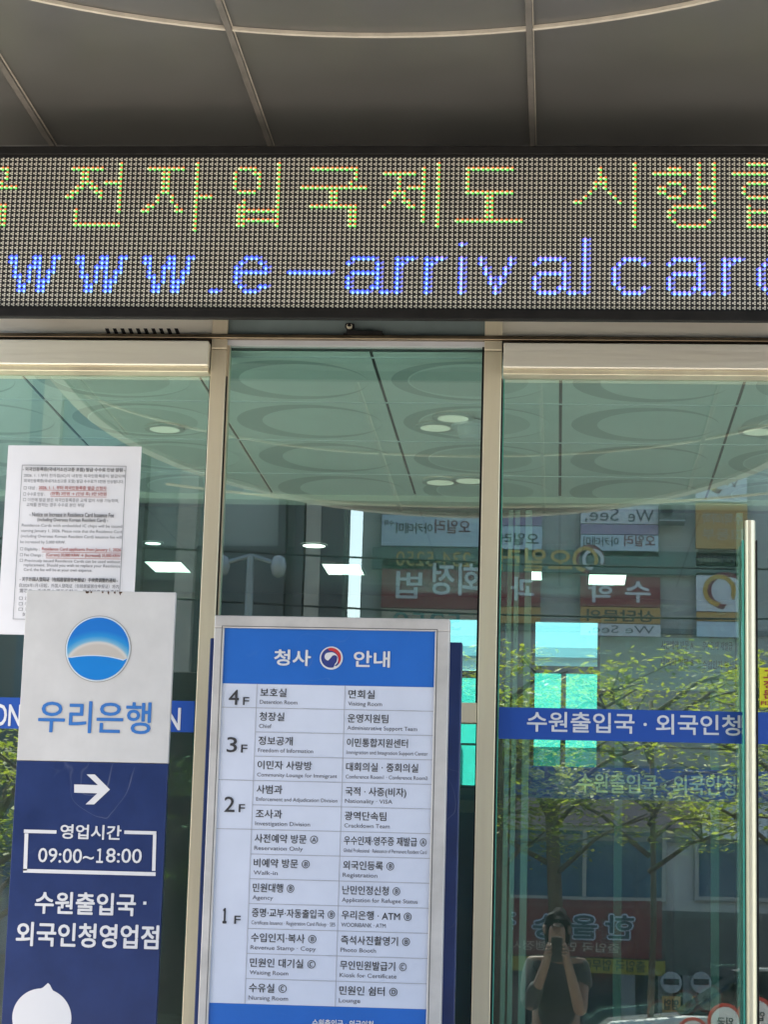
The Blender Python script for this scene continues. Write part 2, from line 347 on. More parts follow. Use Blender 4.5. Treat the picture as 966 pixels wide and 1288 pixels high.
p = atz(592, 532, VZ-.01); t = thing('smoke_detector', p, 'white round smoke detector on the ceiling beside the middle post', 'smoke detector')
b = MB(); b.tube([(p.x, p.y, VZ-.01), (p.x, p.y, VZ-.03)], .075, WHITE, 24); b.build('base', t, bevel=.003)
b = MB(); b.tube([(p.x, p.y, VZ-.03), (p.x, p.y, VZ-.065), (p.x, p.y, VZ-.075)], [.05, .046, .03], WHITE, 20); b.build('sensor', t)
p = at(497, 612, 2.45)
# inner glass doors with the repeated band
YI = 2.55
t = thing('inner_glass_doors', (-.2, YI, FL), 'inner pair of glass doors behind the entrance with a blue band', 'glass doors')
INF = mat('inner_frame', (.34, .46, .40), .4, .3)
b = MB()
for px in (646, 662, 931, 250, 640): 
    x = at(px, 900, YI).x; b.box(x-.015, x+.015, YI-.03, YI+.03, FL, VZ-.06, INF)
b.build('frame', t)
for a_, c_ in ((662, 931), (931, 1100), (420, 640), (-40, 250)):
    xa, xb = at(a_, 900, YI).x+.02, at(c_, 900, YI).x-.02
    b = MB(); b.box(xa, xb, YI-.005, YI+.005, FL+.03, VZ-.06, GLASS_IN); b.build('pane', t)
CY = mat('band_text_inner', (.80, .86, .88), .6); BIN = mat('band_blue_inner', (.03, .10, .42), .5)
g = box_at(640, 966, 931, 1006, YI-.008)
b = MB(); b.box(at(664, 900, YI).x, at(1090, 900, YI).x, YI-.0095, YI-.0065, g[2], g[3], BIN)
a_ = box_at(727, 974, 926, 999, YI-.012); text(b, '수원출입국 · 외국인청', *a_, YI-.012, CY, .02); b.build('band', t)
# indoor directory board facing the doors
g = box_at(755, 802, 925, 868, 4.0)
t = thing('indoor_board', ((g[0]+g[1])/2, 4.0, FL), 'pale indoor notice board with black lettering behind the glass door', 'notice board')
IB = mat('indoor_board_face', (.50, .60, .60), .6)
b = MB(); b.box(g[0], g[1], 4.0, 4.03, g[2], g[3], IB); b.build('panel', t)
for px in ((832, 806, 873, 817), (884, 807, 922, 818), (832, 828, 873, 838), (884, 831, 924, 842)):
    b = MB(); q = box_at(*px, 3.997); text(b, {(832, 806): '사전예약 방문 A', (884, 807): '우수인재 재발급', (832, 828): '비예약 방문 B', (884, 831): '수입인지·복사'}[px[:2]], *q, 3.997, INK, .015); b.build('lettering', t)
for px, s in (((838, 820, 872, 824), 'Reservation Only'), ((884, 844, 922, 848), 'Revenue Stamp · Copy')):
    b = MB(); q = box_at(*px, 3.997); text(b, s, *q, 3.997, INK); b.build('lettering', t)
b = MB(); xm = (g[0]+g[1])/2
for x in (g[0]+.1, g[1]-.1): b.box(x-.02, x+.02, 4.031, 4.07, FL+.03, g[3]-.05, INF); b.box(x-.04, x+.04, 3.85, 4.25, FL+.01, FL+.03, INF)
b.build('stand', t)

# ------------------------------------------------------------------ the entrance building
t = thing('entrance_building', (-.6, 0, FL), 'office entrance with steel posts, green glass doors and steel door covers', 'building')
FAC = mat('facade_stone', (.34, .32, .29), .7, var=.15, scale=3, bump=.08, bscale=30)
b = MB()
b.box(-14, -4.9, -.02, .5, 0, 4.6, FAC); b.box(3.9, 14, -.02, .5, 0, 4.6, FAC); b.box(-14, 14, .0, .5, 4.66, 12, FAC); b.box(-4.9, 3.9, .02, .12, 3.72, 4.66, FAC)
b.build('wall', t)
for k in range(8):
    b = MB(); x = -12.5+k*3.3
    b.box(x, x+2, -.03, .02, 7.2, 9.2, mat('upper_glass', (.05, .10, .12), .05)); b.build('window', t)
POSTS = [(-2.95, -2.885), (-1.2155, -1.162), (-.272, -.212), (1.36, 1.42)]
for x0, x1 in POSTS:
    b = MB(); b.box(x0, x1, -.035, .09, FL, 3.492, STEEL); b.box(x0, x1, -.035, .09, 3.495, 3.529, STEEL); b.box(x0, x1, -.035, .09, 3.544, 3.72, STEEL); b.build('post', t, bevel=.002)
    for xs_ in (x0-.0042, x1+.0002): b = MB(); b.box(xs_, xs_+.004, -.02, .05, FL, 3.40, BLACK); b.build('rubber_seal', t)
b = MB(); b.box(-4.9, 3.9, -.045, .02, 3.5295, 3.5435, BRASSY); b.build('rail', t, bevel=.002)
for x0, x1, m_, nm in ((-2.885, -1.2155, HEAD, 'transom_panel'), (-1.162, -.272, GREYPAN, 'transom_panel'), (-.212, 1.36, HEAD, 'transom_panel')):
    b = MB(); b.box(x0, x1, -.012, .02, 3.5437, 3.72, m_); b.build(nm, t)
for x0, x1 in ((-2.885, -1.219), (-.206, 1.358)):
    b = MB(); b.box(x0, x1, -.075, .03, 3.424, 3.512, HEAD); b.build('door_cover', t, bevel=.004)
    b = MB(); b.box(x0, x1, -.06, .02, 3.405, 3.4238, STEEL); b.build('cover_lip', t, bevel=.002)
    b = MB(); b.box(x0, x1, -.03, .02, 3.5122, 3.5293, mat('gap_dark', (.05, .035, .02), .7)); b.build('cover_gap', t)
# side glazing beyond the end posts
for x0, x1 in ((-4.9, -2.95), (1.42, 3.9)):
    b = MB(); b.box(x0, x1, .0, .012, FL, 3.5293, GLASS); b.build('side_pane', t)
# fixed pane in the middle bay
b = MB(); b.box(-1.157, -.277, .0, .012, 2.29, 3.512, GLASS); b.box(-1.157, -.277, .0, .012, FL, 2.22, GLASS); b.build('middle_pane', t)
b = MB()
b.box(-1.162, -.272, -.02, .03, 3.512, 3.5292, SIGNW); b.box(-1.162, -1.154, -.015, .03, 2.29, 3.512, STEEL); b.box(-.280, -.272, -.015, .03, 2.29, 3.512, BLACK)
b.build('pane_frame', t)
b = MB(); q = box_at(580, 884, 603, 906, -.02); b.box(-1.16, -.274, -.03, .03, 2.222, 2.288, STEEL); b.build('mid_rail', t, bevel=.002)
# doors: left leaf, right leaf, outer right leaf
ZB0, ZB1 = 2.173, 2.278
def door(x0, x1, words, tx):
    d = thing('glass_door', (x0, 0, FL), None, None); d.parent = t; d.matrix_parent_inverse = Matrix.Translation(-t.location)
    b = MB(); b.box(x0+.004, x1-.004, .0, .012, FL+.01, 3.405, GLASS); b.build('pane', d)
    for xe in (x0, x1-.004): b = MB(); b.box(xe, xe+.004, -.001, .013, FL+.01, 3.405, EDGE); b.build('pane_edge', d)
    b = MB(); b.box(x0+.005, x1-.005, -.0035, -.0012, ZB0, ZB1, BLUE)
    for s_, g_ in zip(words, tx): text(b, s_, *box_at(*g_, -.0045), -.0045, WHITE, .022)
    b.build('band', d)
    return d
dl = door(-2.885, -1.219, ['SUWON', 'IMMIGRATION'], [(-62, 885, 26, 913), (40, 888, 227, 917)])
dr = door(-.206, 1.358, ['수원출입국 · 외국인청'], [(663, 897, 932, 923)])
for d, x in ((dr, .622), ):
    b = MB(); b.tube([(x, -.075, FL+.15), (x, -.075, 2.905)], .0175, STEEL, 20); b.build('handle', d, smooth=False)
    for z in (FL+.4, 2.4): b = MB(); b.tube([(x, -.06, z), (x, 0, z)], .009, STEEL, 10); b.build('handle_bracket', d)
    b = MB(); b.box(x-.026, x-.020, -.078, -.03, FL+.2, 2.84, mat('handle_strip', (.10, .50, .36), .15)); b.box(x+.0195, x+.024, -.078, -.03, FL+.2, 2.84, BLACK); b.build('handle_strip', d)
# vent slots
b = MB()
for k in range(10):
    a_ = at(133+k*9.7, 416.5, -.0125)
    z0, z1 = a_.z-.010, a_.z+.010
    b.poly([(a_.x+.004, -.0125, z0), (a_.x+.017, -.0125, z0), (a_.x+.008, -.0125, z1), (a_.x-.005, -.0125, z1)], BLACK)
b.build('vent_slot', t)
# latch on the middle transom
q = at(440, 416, -.02); e = thing('latch', (q.x, -.02, q.z), None, None); e.parent = t; e.matrix_parent_inverse = Matrix.Translation(-t.location)
b = MB(); b.box(q.x-.005, q.x+.115, -.052, -.046, 3.545, 3.557, BLACK); b.box(q.x-.02, q.x+.12, -.0455, -.012, 3.545, 3.549, BLACK); b.build('latch_plate', e)
b = MB(); b.tube([(q.x, -.03, 3.549), (q.x, -.03, 3.568), (q.x, -.03, 3.575), (q.x, -.03, 3.586)], [.011, .011, .017, .016], BLACK, 14); b.tube([(q.x, -.012, 3.575), (q.x, -.045, 3.575)], .01, STEEL, 12); b.build('knob', e)

# ------------------------------------------------------------------ canopy
CZ = 4.24
t = thing('entrance_canopy', (-.59, -3, CZ), 'grey metal canopy over the entrance with curved pale joints', 'canopy')
pts = [(-2.5, -.02), (-2.5, -3.756)]
for k in range(1, 40):
    a_ = math.pi*k/40; pts.append((-.587-1.913*math.cos(a_), -3.756-2.985*math.sin(a_)))
pts += [(1.326, -3.756), (1.326, -.02)]
b = MB(); b.prism_z(pts, CZ, CZ+.4, SOFF); b.build('soffit', t)
RIM = mat('canopy_rim', (.50, .48, .43), .4, .4, var=.1)
b = MB()
for (x0, y0), (x1, y1) in zip(pts[:-1], pts[1:]):
    d = Vector((x1-x0, y1-y0, 0)).normalized(); n_ = Vector((d.y, -d.x, 0)); n_ = n_ if n_.dot(Vector(((x0+x1)/2+.587, (y0+y1)/2+2, 0))) > 0 else -n_
    A, B2 = Vector((x0, y0, 0)), Vector((x1, y1, 0))
    q = [A+n_*.003, B2+n_*.003, B2+n_*.07, A+n_*.07]
    b.prism_z([(v.x, v.y) for v in q], CZ-.02, CZ+.46, RIM)
b.build('rim', t)
for x in (-2.45+.02, -1.813, -1.037, -.118, .762):
    b = MB(); ye = -3.756-2.985*math.sqrt(max(0, 1-((x+.587)/1.913)**2))+.02
    b.box(x-.010, x+.010, ye, -.03, CZ-.016, CZ-.001, RIB); b.box(x+.0105, x+.0135, ye, -.03, CZ-.008, CZ-.001, JOINT); b.build('joint_rib', t, bevel=.003)
def ring(cx_, cy_, r, wd, name, ymax=-.05):
    b = MB(); n = 120
    for k in range(n+1):
        a0, a1 = 2*math.pi*(k-30)/n, 2*math.pi*(k-29)/n
        if cy_+r*math.sin((a0+a1)/2) > ymax or not (-2.46 < cx_+r*math.cos((a0+a1)/2) < 1.29):
            if b.v: b.build(name, t); b = MB()
            continue
        if k == n: continue
        q = [(cx_+rr*math.cos(a), cy_+rr*math.sin(a)) for rr, a in ((r-wd/2, a0), (r+wd/2, a0), (r+wd/2, a1), (r-wd/2, a1))]
        b.prism_z(q, CZ-.0125, CZ-.001, JOINT)
    if b.v: b.build(name, t)
ring(-.558, -2.996, 2.006, .014, 'joint_ring'); ring(-.558, -3.3, 3.2, .02, 'joint_ring', -3.5)

# ------------------------------------------------------------------ LED message board
YL = -.4; LP = .0162; RP = (at(480, 201.4, YL).z-at(480, 385, YL).z)/((385-201.4)/5.95)
LX, LZT = at(3.2, 201.4, YL).x, at(480, 201.0, YL).z
PXC = at(907, 202, YL).x; LP = (PXC-LX)/148.4
NC0, NC1, NR = -18, 182, 32
xa, xb = LX+(NC0-1)*LP, LX+(NC1+1)*LP
zt, zb = LZT+RP*.75, LZT-RP*(NR-1)-RP*.75
t = thing('led_display', ((xa+xb)/2, YL, zb), 'long black LED message board with green and blue running text', 'LED sign')
b = MB(); b.box(xa, xb, YL, YL+.08, zb, zt, BOARD); b.build('screen', t)
b = MB(); ft = at(480, 183.5, YL-.02).z
b.box(xa-.04, xb+.04, YL-.02, YL+.03, zt+.0005, ft, BLACK); b.box(xa-.04, xb+.04, YL-.02, YL+.012, zb-.034, zb-.0005, BLACK)
b.box(xa-.04, xa-.0005, YL-.02, YL+.1, zb, zt, BLACK); b.box(xb+.0005, xb+.04, YL-.02, YL+.1, zb, zt, BLACK); b.box(xa, xb, YL+.0805, YL+.1, zb, zt, BLACK)
b.build('bezel', t, bevel=.003)
for x in (xa+.3, (xa+xb)/2, xb-.3):
    for z in (zb+.12, zt-.12): b = MB(); b.box(x-.03, x+.03, YL+.1005, .02, z, z+.04, BLACK); b.build('bracket', t)
GREENC, BLUEC = set(), set()
def run(S_, cells): S_.update(cells)
def hb(r, c0, c1): return {(r, c) for c in range(c0, c1+1)}
def vb(c, r0, r1): return {(r, c) for r in range(r0, r1+1)}
G = GREENC
guk = hb(2, 65, 74) | {(3, 74), (4, 74), (5, 73)} | hb(6, 63, 76) | vb(69, 7, 9) | vb(70, 7, 9) | hb(10, 65, 74) | vb(73, 11, 14) | vb(74, 11, 14)
run(G, {(r, c-73) for r, c in guk}); run(G, guk)
run(G, hb(2, 15, 21) | vb(17, 3, 6) | vb(18, 3, 5) | {(5, 19), (6, 16), (6, 19), (6, 20), (7, 15), (7, 16), (7, 20), (7, 21), (8, 14), (8, 15), (8, 21)} | hb(5, 22, 24) | vb(25, 1, 11) | vb(16, 11, 14) | hb(14, 16, 25))
run(G, hb(2, 31, 38) | vb(34, 3, 7) | vb(35, 3, 7) | {(8, 33), (9, 33), (10, 32), (10, 31), (11, 31), (11, 30), (8, 36), (9, 36), (10, 37), (11, 37), (11, 38)} | vb(41, 1, 15) | hb(8, 42, 44))
run(G, hb(2, 50, 53) | {(3, 49), (3, 53), (3, 54)} | vb(49, 4, 6) | vb(54, 4, 6) | hb(7, 50, 53) | vb(58, 1, 14) | vb(50, 10, 14) | vb(51, 9, 14) | hb(11, 52, 57) | hb(13, 52, 57))
run(G, hb(3, 80, 86) | vb(83, 4, 6) | {(7, 82), (7, 83), (7, 84), (8, 82), (8, 84), (9, 81), (9, 84), (9, 85), (10, 80), (10, 85), (10, 86)} | hb(6, 85, 87) | vb(88, 2, 13) | vb(91, 1, 14))
run(G, hb(2, 97, 106) | vb(97, 3, 6) | hb(7, 97, 106) | vb(101, 8, 12) | vb(102, 8, 12) | hb(13, 95, 108))
run(G, vb(124, 2, 5) | {(4, 125), (5, 125), (5, 123), (6, 123), (6, 125), (7, 122), (7, 126), (8, 121), (8, 127), (9, 120), (9, 128), (9, 119)} | vb(131, 1, 14))
run(G, hb(2, 138, 140) | hb(3, 135, 142) | hb(5, 138, 140) | {(6, 136), (6, 137), (7, 136), (7, 137), (6, 141), (7, 141)} | hb(8, 138, 140) | vb(144, 1, 9) | hb(6, 145, 146) | vb(147, 1, 9) | hb(10, 140, 145) | vb(138, 11, 12) | vb(147, 11, 12) | {(13, 139), (13, 146), (10, 139), (11, 139)} | hb(14, 140, 145))
run(G, hb(1, 154, 158) | hb(3, 151, 160) | hb(5, 154, 158) | {(6, 153), (7, 153), (6, 159), (7, 159)} | hb(8, 154, 158) | vb(163, 1, 9) | hb(5, 164, 166) | vb(154, 10, 14) | hb(11, 154, 163) | hb(14, 154, 163) | vb(163, 10, 14))
run(G, hb(2, 170, 174) | vb(170, 3, 8) | hb(9, 170, 177) | vb(179, 1, 14))
W8 = ["##...##..##", "##...##..#.", ".#..###..#.", ".#..#.#.##.", ".##.#.#.#..", "..#.#.###..", "..##..##...", "..##..##..."]
GLY = {'e': ["..###..", ".#...#.", "#.....#", "#######", "#......", "#......", ".#...##", "..###.."],
       'a': [".#####...", "#.....#..", "......#..", ".######..", "#.....#..", "#.....#..", "#....##..", ".####..##"],
       'r': ["#.##", "##..", "#...", "#...", "#...", "#...", "#...", "#..."],
       'v': ["#.....#", "#.....#", ".#...#.", ".#...#.", "..#.#..", "..#.#..", "...#...", "...#..."],
       'c': ["..####.", ".#....#", "#......", "#......", "#......", "#......", ".#....#", "..####."],
       'w': W8}
def put(ch, c0, r0=21):
    for r, row in enumerate(GLY[ch]):
        for c, q in enumerate(row):
            if q == '#': BLUEC.add((r0+r, c0+c))
for c in (3, 17, 31): put('w', c)
run(BLUEC, {(28, 45), (28, 46)}); put('e', 50); run(BLUEC, hb(24, 61, 69)); put('a', 73); put('r', 83); put('r', 89)
run(BLUEC, vb(96, 21, 28) | {(18, 96)}); put('v', 100); put('a', 111); run(BLUEC, vb(121, 17, 28)); put('c', 127); put('a', 138); put('r', 149)
put('c', 156); run(BLUEC, vb(163, 17, 28))
BLOOMC = {(r, c+1) for r, c in BLUEC if c > 45} - BLUEC  # lenses right of lit blue cells glow weakly to imitate bloom
def glow(name, col, s):
    return mat(name, (.06, .06, .06), .4, emit=col, estr=s)
L_R, L_G, L_B, L_C = glow('lamp_red', (1, .24, .06), .34), glow('lamp_green', (.15, .85, .14), .36), glow('lamp_blue', (.04, .07, 1), 1.0), glow('lamp_cyan', (.25, .55, 1), .65)
L_Y = glow('lamp_yellow', (.85, 1, .50), .36); L_V = glow('lamp_violet', (.32, .22, 1), .7); L_S = mat('lamp_blue_bloom', (.35, .35, .40), .4, emit=(.05, .08, 1), estr=.35)
dots, gl_, bl_ = MB(), MB(), MB()
hexa = [(math.cos(k*math.pi/3), math.sin(k*math.pi/3)) for k in range(6)]
for r in range(NR):
    for c in range(NC0, NC1+1):
        x, z = LX+c*LP, LZT-r*RP
        for j, (dx, dz) in enumerate(((-.0034, 0), (.0026, .0036), (.0026, -.0036))):
            if (r, c) in GREENC: mb, m_ = gl_, (L_Y, L_R, L_G)[j]
            elif (r, c) in BLUEC: mb, m_ = bl_, (L_B, L_V if c > 90 else L_B, L_C)[j]
            elif (r, c) in BLOOMC: mb, m_ = bl_, (L_S, L_S, LAMP_OFF)[j]
            else: mb, m_ = dots, LAMP_OFF
            rr = .0033 if mb is dots else (.0046 if mb is gl_ else (.0048 if (r, c) in BLUEC else .0038))  # lit lamps drawn wider, bloom put into their shape
            mb.poly([(x+dx+rr*a_, YL-.003-.0002*j, z+dz+rr*e_) for a_, e_ in hexa], m_)
dots.build('dot_pattern', t); gl_.build('green_lettering', t); bl_.build('blue_lettering', t)

# ------------------------------------------------------------------ bank sign
YS = -1.0
bx0, bx1, bz1, bzs = at(33, 742, YS).x, at(221, 745, YS).x, at(127, 743.5, YS).z, at(119, 958.5, YS).z
t = thing('bank_sign', ((bx0+bx1)/2, YS, FL), 'white and navy standing bank sign with arrow and opening hours', 'sign')
b = MB(); b.box(bx0, bx1, YS, YS+.018, bzs+.0005, bz1, SIGNW); b.build('upper_panel', t, bevel=.002)
b = MB(); b.box(bx0, bx1, YS, YS+.018, FL+.06, bzs-.0005, NAVY); b.build('lower_panel', t, bevel=.002)
b = MB(); b.box(bx0+.004, bx1-.004, YS+.0185, YS+.028, FL+.06, bz1-.004, DARK); b.build('back', t)
b = MB(); b.box(bx0-.06, bx1+.06, YS-.16, YS+.22, FL+.001, FL+.02, STEEL); b.box(bx0+.05, bx1-.05, YS+.01, YS+.05, FL+.02, FL+.06, STEEL); b.build('base', t, bevel=.003)
def zp(x, y): return x/2.307, 730+y/2.307
def zbox(x0, y0, x1, y1): a_ = zp(x0, y0); c_ = zp(x1, y1); return box_at(a_[0], a_[1], c_[0], c_[1], YS)
# round emblem: blue disc, pale dome fading up into blue
g = zbox(194, 108, 374, 290); ecx, ecz, er = (g[0]+g[1])/2, (g[2]+g[3])/2, (g[1]-g[0])/2
em = bpy.data.materials.new('emblem_print'); em.use_nodes = True; tt = em.node_tree; bs = tt.nodes['Principled BSDF']; bs.inputs['Roughness'].default_value = .35
ge = tt.nodes.new('ShaderNodeTexCoord'); mp = tt.nodes.new('ShaderNodeMapping'); mp.inputs['Location'].default_value = (-ecx, 0, -(ecz-er*.62)); mp.inputs['Scale'].default_value = (.80, 0, 1)
mp.inputs['Location'].default_value = (-ecx*.80, 0, -(ecz-er*.62)); tt.links.new(ge.outputs['Object'], mp.inputs[0])
ln = tt.nodes.new('ShaderNodeVectorMath'); ln.operation = 'LENGTH'; tt.links.new(mp.outputs[0], ln.inputs[0])
mr = tt.nodes.new('ShaderNodeMapRange'); mr.inputs[1].default_value = er*.70; mr.inputs[2].default_value = er*1.25; tt.links.new(ln.outputs['Value'], mr.inputs[0])
cr = tt.nodes.new('ShaderNodeValToRGB'); e_ = cr.color_ramp.elements; e_[0].position = .08; e_[0].color = (.50, .46, .42, 1); e_[1].position = .95; e_[1].color = (.008, .16, .55, 1)
for ps, cc in ((.22, (.58, .56, .53, 1)), (.34, (.16, .40, .58, 1)), (.60, (.02, .26, .60, 1))): q = e_.new(ps); q.color = cc
tt.links.new(mr.outputs[0], cr.inputs[0]); tt.links.new(cr.outputs[0], bs.inputs['Base Color'])
b = MB(); disc(b, ecx, ecz, er*1.07, YS-.0012, mat('emblem_shadow', (.30, .29, .28), .5), 56); disc(b, ecx, ecz, er*1.045, YS-.002, mat('emblem_rim', (.62, .72, .80), .35), 56); disc(b, ecx, ecz, er, YS-.003, em, 56)
def lens(top_l, top_m, top_r, y, m_):
    P = []
    for k in range(17):
        u = k/16; xx = -1+2*u; zz = top_l*(1-u)**2+2*u*(1-u)*(2*top_m-.5*(top_l+top_r))+top_r*u*u
        xx *= .955; lim = math.sqrt(max(0, 1-xx*xx)); P.append((ecx+xx*er, y, ecz+er*max(-lim, min(lim, zz))))
    a0 = math.atan2(P[-1][2]-ecz, P[-1][0]-ecx); a1 = math.atan2(P[0][2]-ecz, P[0][0]-ecx) - 2*math.pi
    while a1 > a0: a1 -= 2*math.pi
    while a1 < a0-2*math.pi: a1 += 2*math.pi
    for k in range(1, 24): a = a0+(a1-a0)*k/24; P.append((ecx+er*math.cos(a), y, ecz+er*math.sin(a)))
    b.poly(P, m_)
lens(-.30, -.20, -.36, YS-.0035, mat('emblem_rim', (0, 0, 0))); lens(-.33, -.235, -.40, YS-.004, mat('emblem_blue', (.005, .20, .60), .35))
b.build('emblem', t)
b = MB(); text(b, '우리은행', *zbox(110, 351, 438, 444), YS-.0015, BANKB, .017); b.build('lettering', t)
def q2(x, y): p_ = at(*zp(x, y), YS-.0015); return (p_.x, YS-.0015, p_.z)
PW_ = mat('sign_print_white', (.66, .66, .68), .5)
b = MB(); ar = [(214, 592), (283, 594), (250, 563), (274, 563), (318, 607), (272, 650), (247, 650), (281, 618), (214, 616)]
b.poly([q2(*p_) for p_ in ar], PW_); b.build('arrow', t)
b = MB(); w8 = 9
for x0, y0, x1, y1 in ((68, 724, 163, 734), (360, 727, 453, 737), (66, 842, 451, 853)): rect(b, *zbox(x0, y0, x1, y1), YS-.0015, PW_)
b.poly([q2(70, 734), q2(81, 734), q2(77, 842), q2(66, 842)], PW_); b.poly([q2(443, 737), q2(453, 737), q2(450, 843), q2(440, 843)], PW_)
text(b, '영업시간', *zbox(174, 709, 352, 752), YS-.0015, PW_, .03); text(b, '09:00~', *zbox(110, 778, 272, 820), YS-.0015, PW_, .014); text(b, '１', *zbox(279, 778, 299, 820), YS-.0015, PW_, .03); text(b, '8:00', *zbox(307, 778, 411, 820), YS-.0015, PW_, .014)
b.build('opening_hours', t)
b = MB(); text(b, '수원출입국', *zbox(100, 905, 394, 971), YS-.0015, PW_, .03); g = zbox(415, 932, 424, 941); rect(b, *g, YS-.0015, PW_)
text(b, '외국인청영업점', *zbox(45, 995, 461, 1066), YS-.0015, PW_, .03); b.build('office_lettering', t)
b = MB(); P = []
cxp, cyp = 120, 1270
for k in range(90):
    a = 2*math.pi*k/90; d_ = math.degrees(a); up = 20*max(0, 1-abs(d_-79)/12)**1.5 if d_ > 67 and d_ < 91 else 0
    P.append(q2(cxp+(86+up)*math.cos(a), cyp-(86+up)*math.sin(a)))
b.poly(P, PW_); b.build('white_shape', t)
b = MB()
for k in range(9):
    x = bx0+.17+random.random()*.17; b.poly([(x, YS-.001, bz1-.001), (x+.006, YS-.001, bz1-.001), (x+.005, YS-.001, bz1-.005-random.random()*.008), (x+.001, YS-.001, bz1-.006)], mat('rust', (.10, .05, .03), .9))
b.build('rust_stain', t)

# ------------------------------------------------------------------ floor directory
YD = -1.0
ox0, ox1, oz1 = at(272, 775, YD).x, at(566.5, 782, YD).x, at(419, 778, YD).z
ix0, ix1 = at(284, 790, YD).x, at(548, 797, YD).x
iz1 = at(416, 793.5, YD).z; hz = at(416, 863, YD).z; lz = at(400, 1265, YD).z; fz = lz-.105; oz0 = fz-.03
t = thing('directory_sign', ((ox0+ox1)/2, YD, FL), 'grey framed floor directory with blue header on a navy stand', 'directory')
b = MB()
b.box(ox0, ox1, YD-.03, YD+.03, iz1, oz1, SFRAME); b.box(ox0, ox1, YD-.03, YD+.03, oz0, fz, SFRAME)
b.box(ox0, ix0, YD-.03, YD+.03, fz, iz1, SFRAME); b.box(ix1, ox1, YD-.03, YD+.03, fz, iz1, SFRAME)
fr = b.build('frame', t, bevel=.003)
b = MB(); g_ = mat('frame_groove', (.12, .12, .12), .6)
outline(b, ix0-.008, ix1+.008, fz-.004, iz1+.006, .0025, YD-.0305, g_); b.build('groove', fr)
nb = (at(262, 803, YD).x, at(581, 808, YD).x, at(570, 806, YD).z)
b = MB(); b.box(nb[0], nb[1], YD+.031, YD+.075, FL+.03, nb[2], NAVY); b.build('back_panel', t, bevel=.003)
b = MB(); b.box(nb[0]-.05, nb[1]+.05, YD-.18, YD+.25, FL+.001, FL+.03, STEEL); b.build('base', t, bevel=.004)
b = MB(); b.box(ix0, ix1, YD-.022, YD-.0, hz, iz1, HBLUE); hd = b.build('header_panel', t)
YT = YD-.0235
def dp(x, y): return 240+x/2.438, 760+y/2.438
def dbox(x0, y0, x1, y1): a_ = dp(x0, y0); c_ = dp(x1, y1); return box_at(a_[0], a_[1], c_[0], c_[1], YT)
b = MB(); text(b, '청사', *dbox(255, 139, 368, 189), YT, PW_, .035); b.build('lettering', hd); b = MB(); text(b, '안내', *dbox(499, 143, 611, 194), YT, PW_, .035); b.build('lettering', hd)
# emblem: red, navy and white swirl in a white disc
g = dbox(395, 130, 466, 200); cx_, cz_, r_ = (g[0]+g[1])/2, (g[2]+g[3])/2, (g[1]-g[0])/2
b = MB(); ERED = mat('emblem_red', (.50, .035, .04), .4); ENAV = mat('emblem_navy', (.025, .04, .20), .4)
def cir(cx0, cz0, r0, a0, a1, n=24): return [(cx0+r0*math.cos(a0+(a1-a0)*k/n), cz0+r0*math.sin(a0+(a1-a0)*k/n)) for k in range(n+1)]
def flat(P, y, m_): b.poly([(cx_+r_*x, y, cz_+r_*z) for x, z in P], m_)
flat(cir(0, 0, 1, 0, 2*math.pi, 48)[:-1], YT, PW_)
flat(cir(-.02, .02, .86, 0, 2*math.pi, 48)[:-1], YT-.0004, ENAV)
flat(cir(-.02, .02, .865, rad(-40), rad(112)) + cir(-.10, -.10, .72, rad(95), rad(-10))[::1], YT-.0007, ERED)
WS = cir(-.24, .12, .34, rad(270), rad(90), 20) + cir(-.02, -.12, .62, rad(92), rad(-62), 20) + cir(.0, .02, .86, rad(-55), rad(-75), 4)[::1] + cir(.0, -.1, .52, rad(-50), rad(5), 12) + cir(.27, -.02, .27, rad(5), rad(150), 12)
flat(WS, YT-.001, PW_); b.build('emblem', hd)
# list panel
b = MB(); b.box(ix0, ix1, YD-.022, YD-.0, lz, hz-.0005, LIST); lp = b.build('list_panel', t)
RH = (hz-lz)/13; IW = ix1-ix0; c1, c2 = ix0+IW*.165, ix0+IW*.582
b = MB(); lw = .0009
for k in range(1, 13):
    z = hz-RH*k; rect(b, c1, ix1, z-lw, z+lw, YT, LINE)
    if k in (1, 4, 6): rect(b, ix0, c1, z-lw, z+lw, YT, LINE)
for x in (c1, c2): rect(b, x-lw, x+lw, lz, hz, YT-.0003, LINE)
b.build('rule_lines', lp)
for n_, rc in (('4', .58), ('3', 2.55), ('2', 5.0), ('１', 9.52)):
    b = MB(); z = hz-RH*rc; text(b, n_, ix0+.020+(.008 if n_ == '１' else 0), ix0+(.050 if n_ != '１' else .040), z-.022, z+.022, YT, INK, .012 if n_ != '１' else .05); text(b, 'F', ix0+.062, ix0+.080, z-.022, z+.001, YT, INK, .012)
    b.build('floor_number', lp)
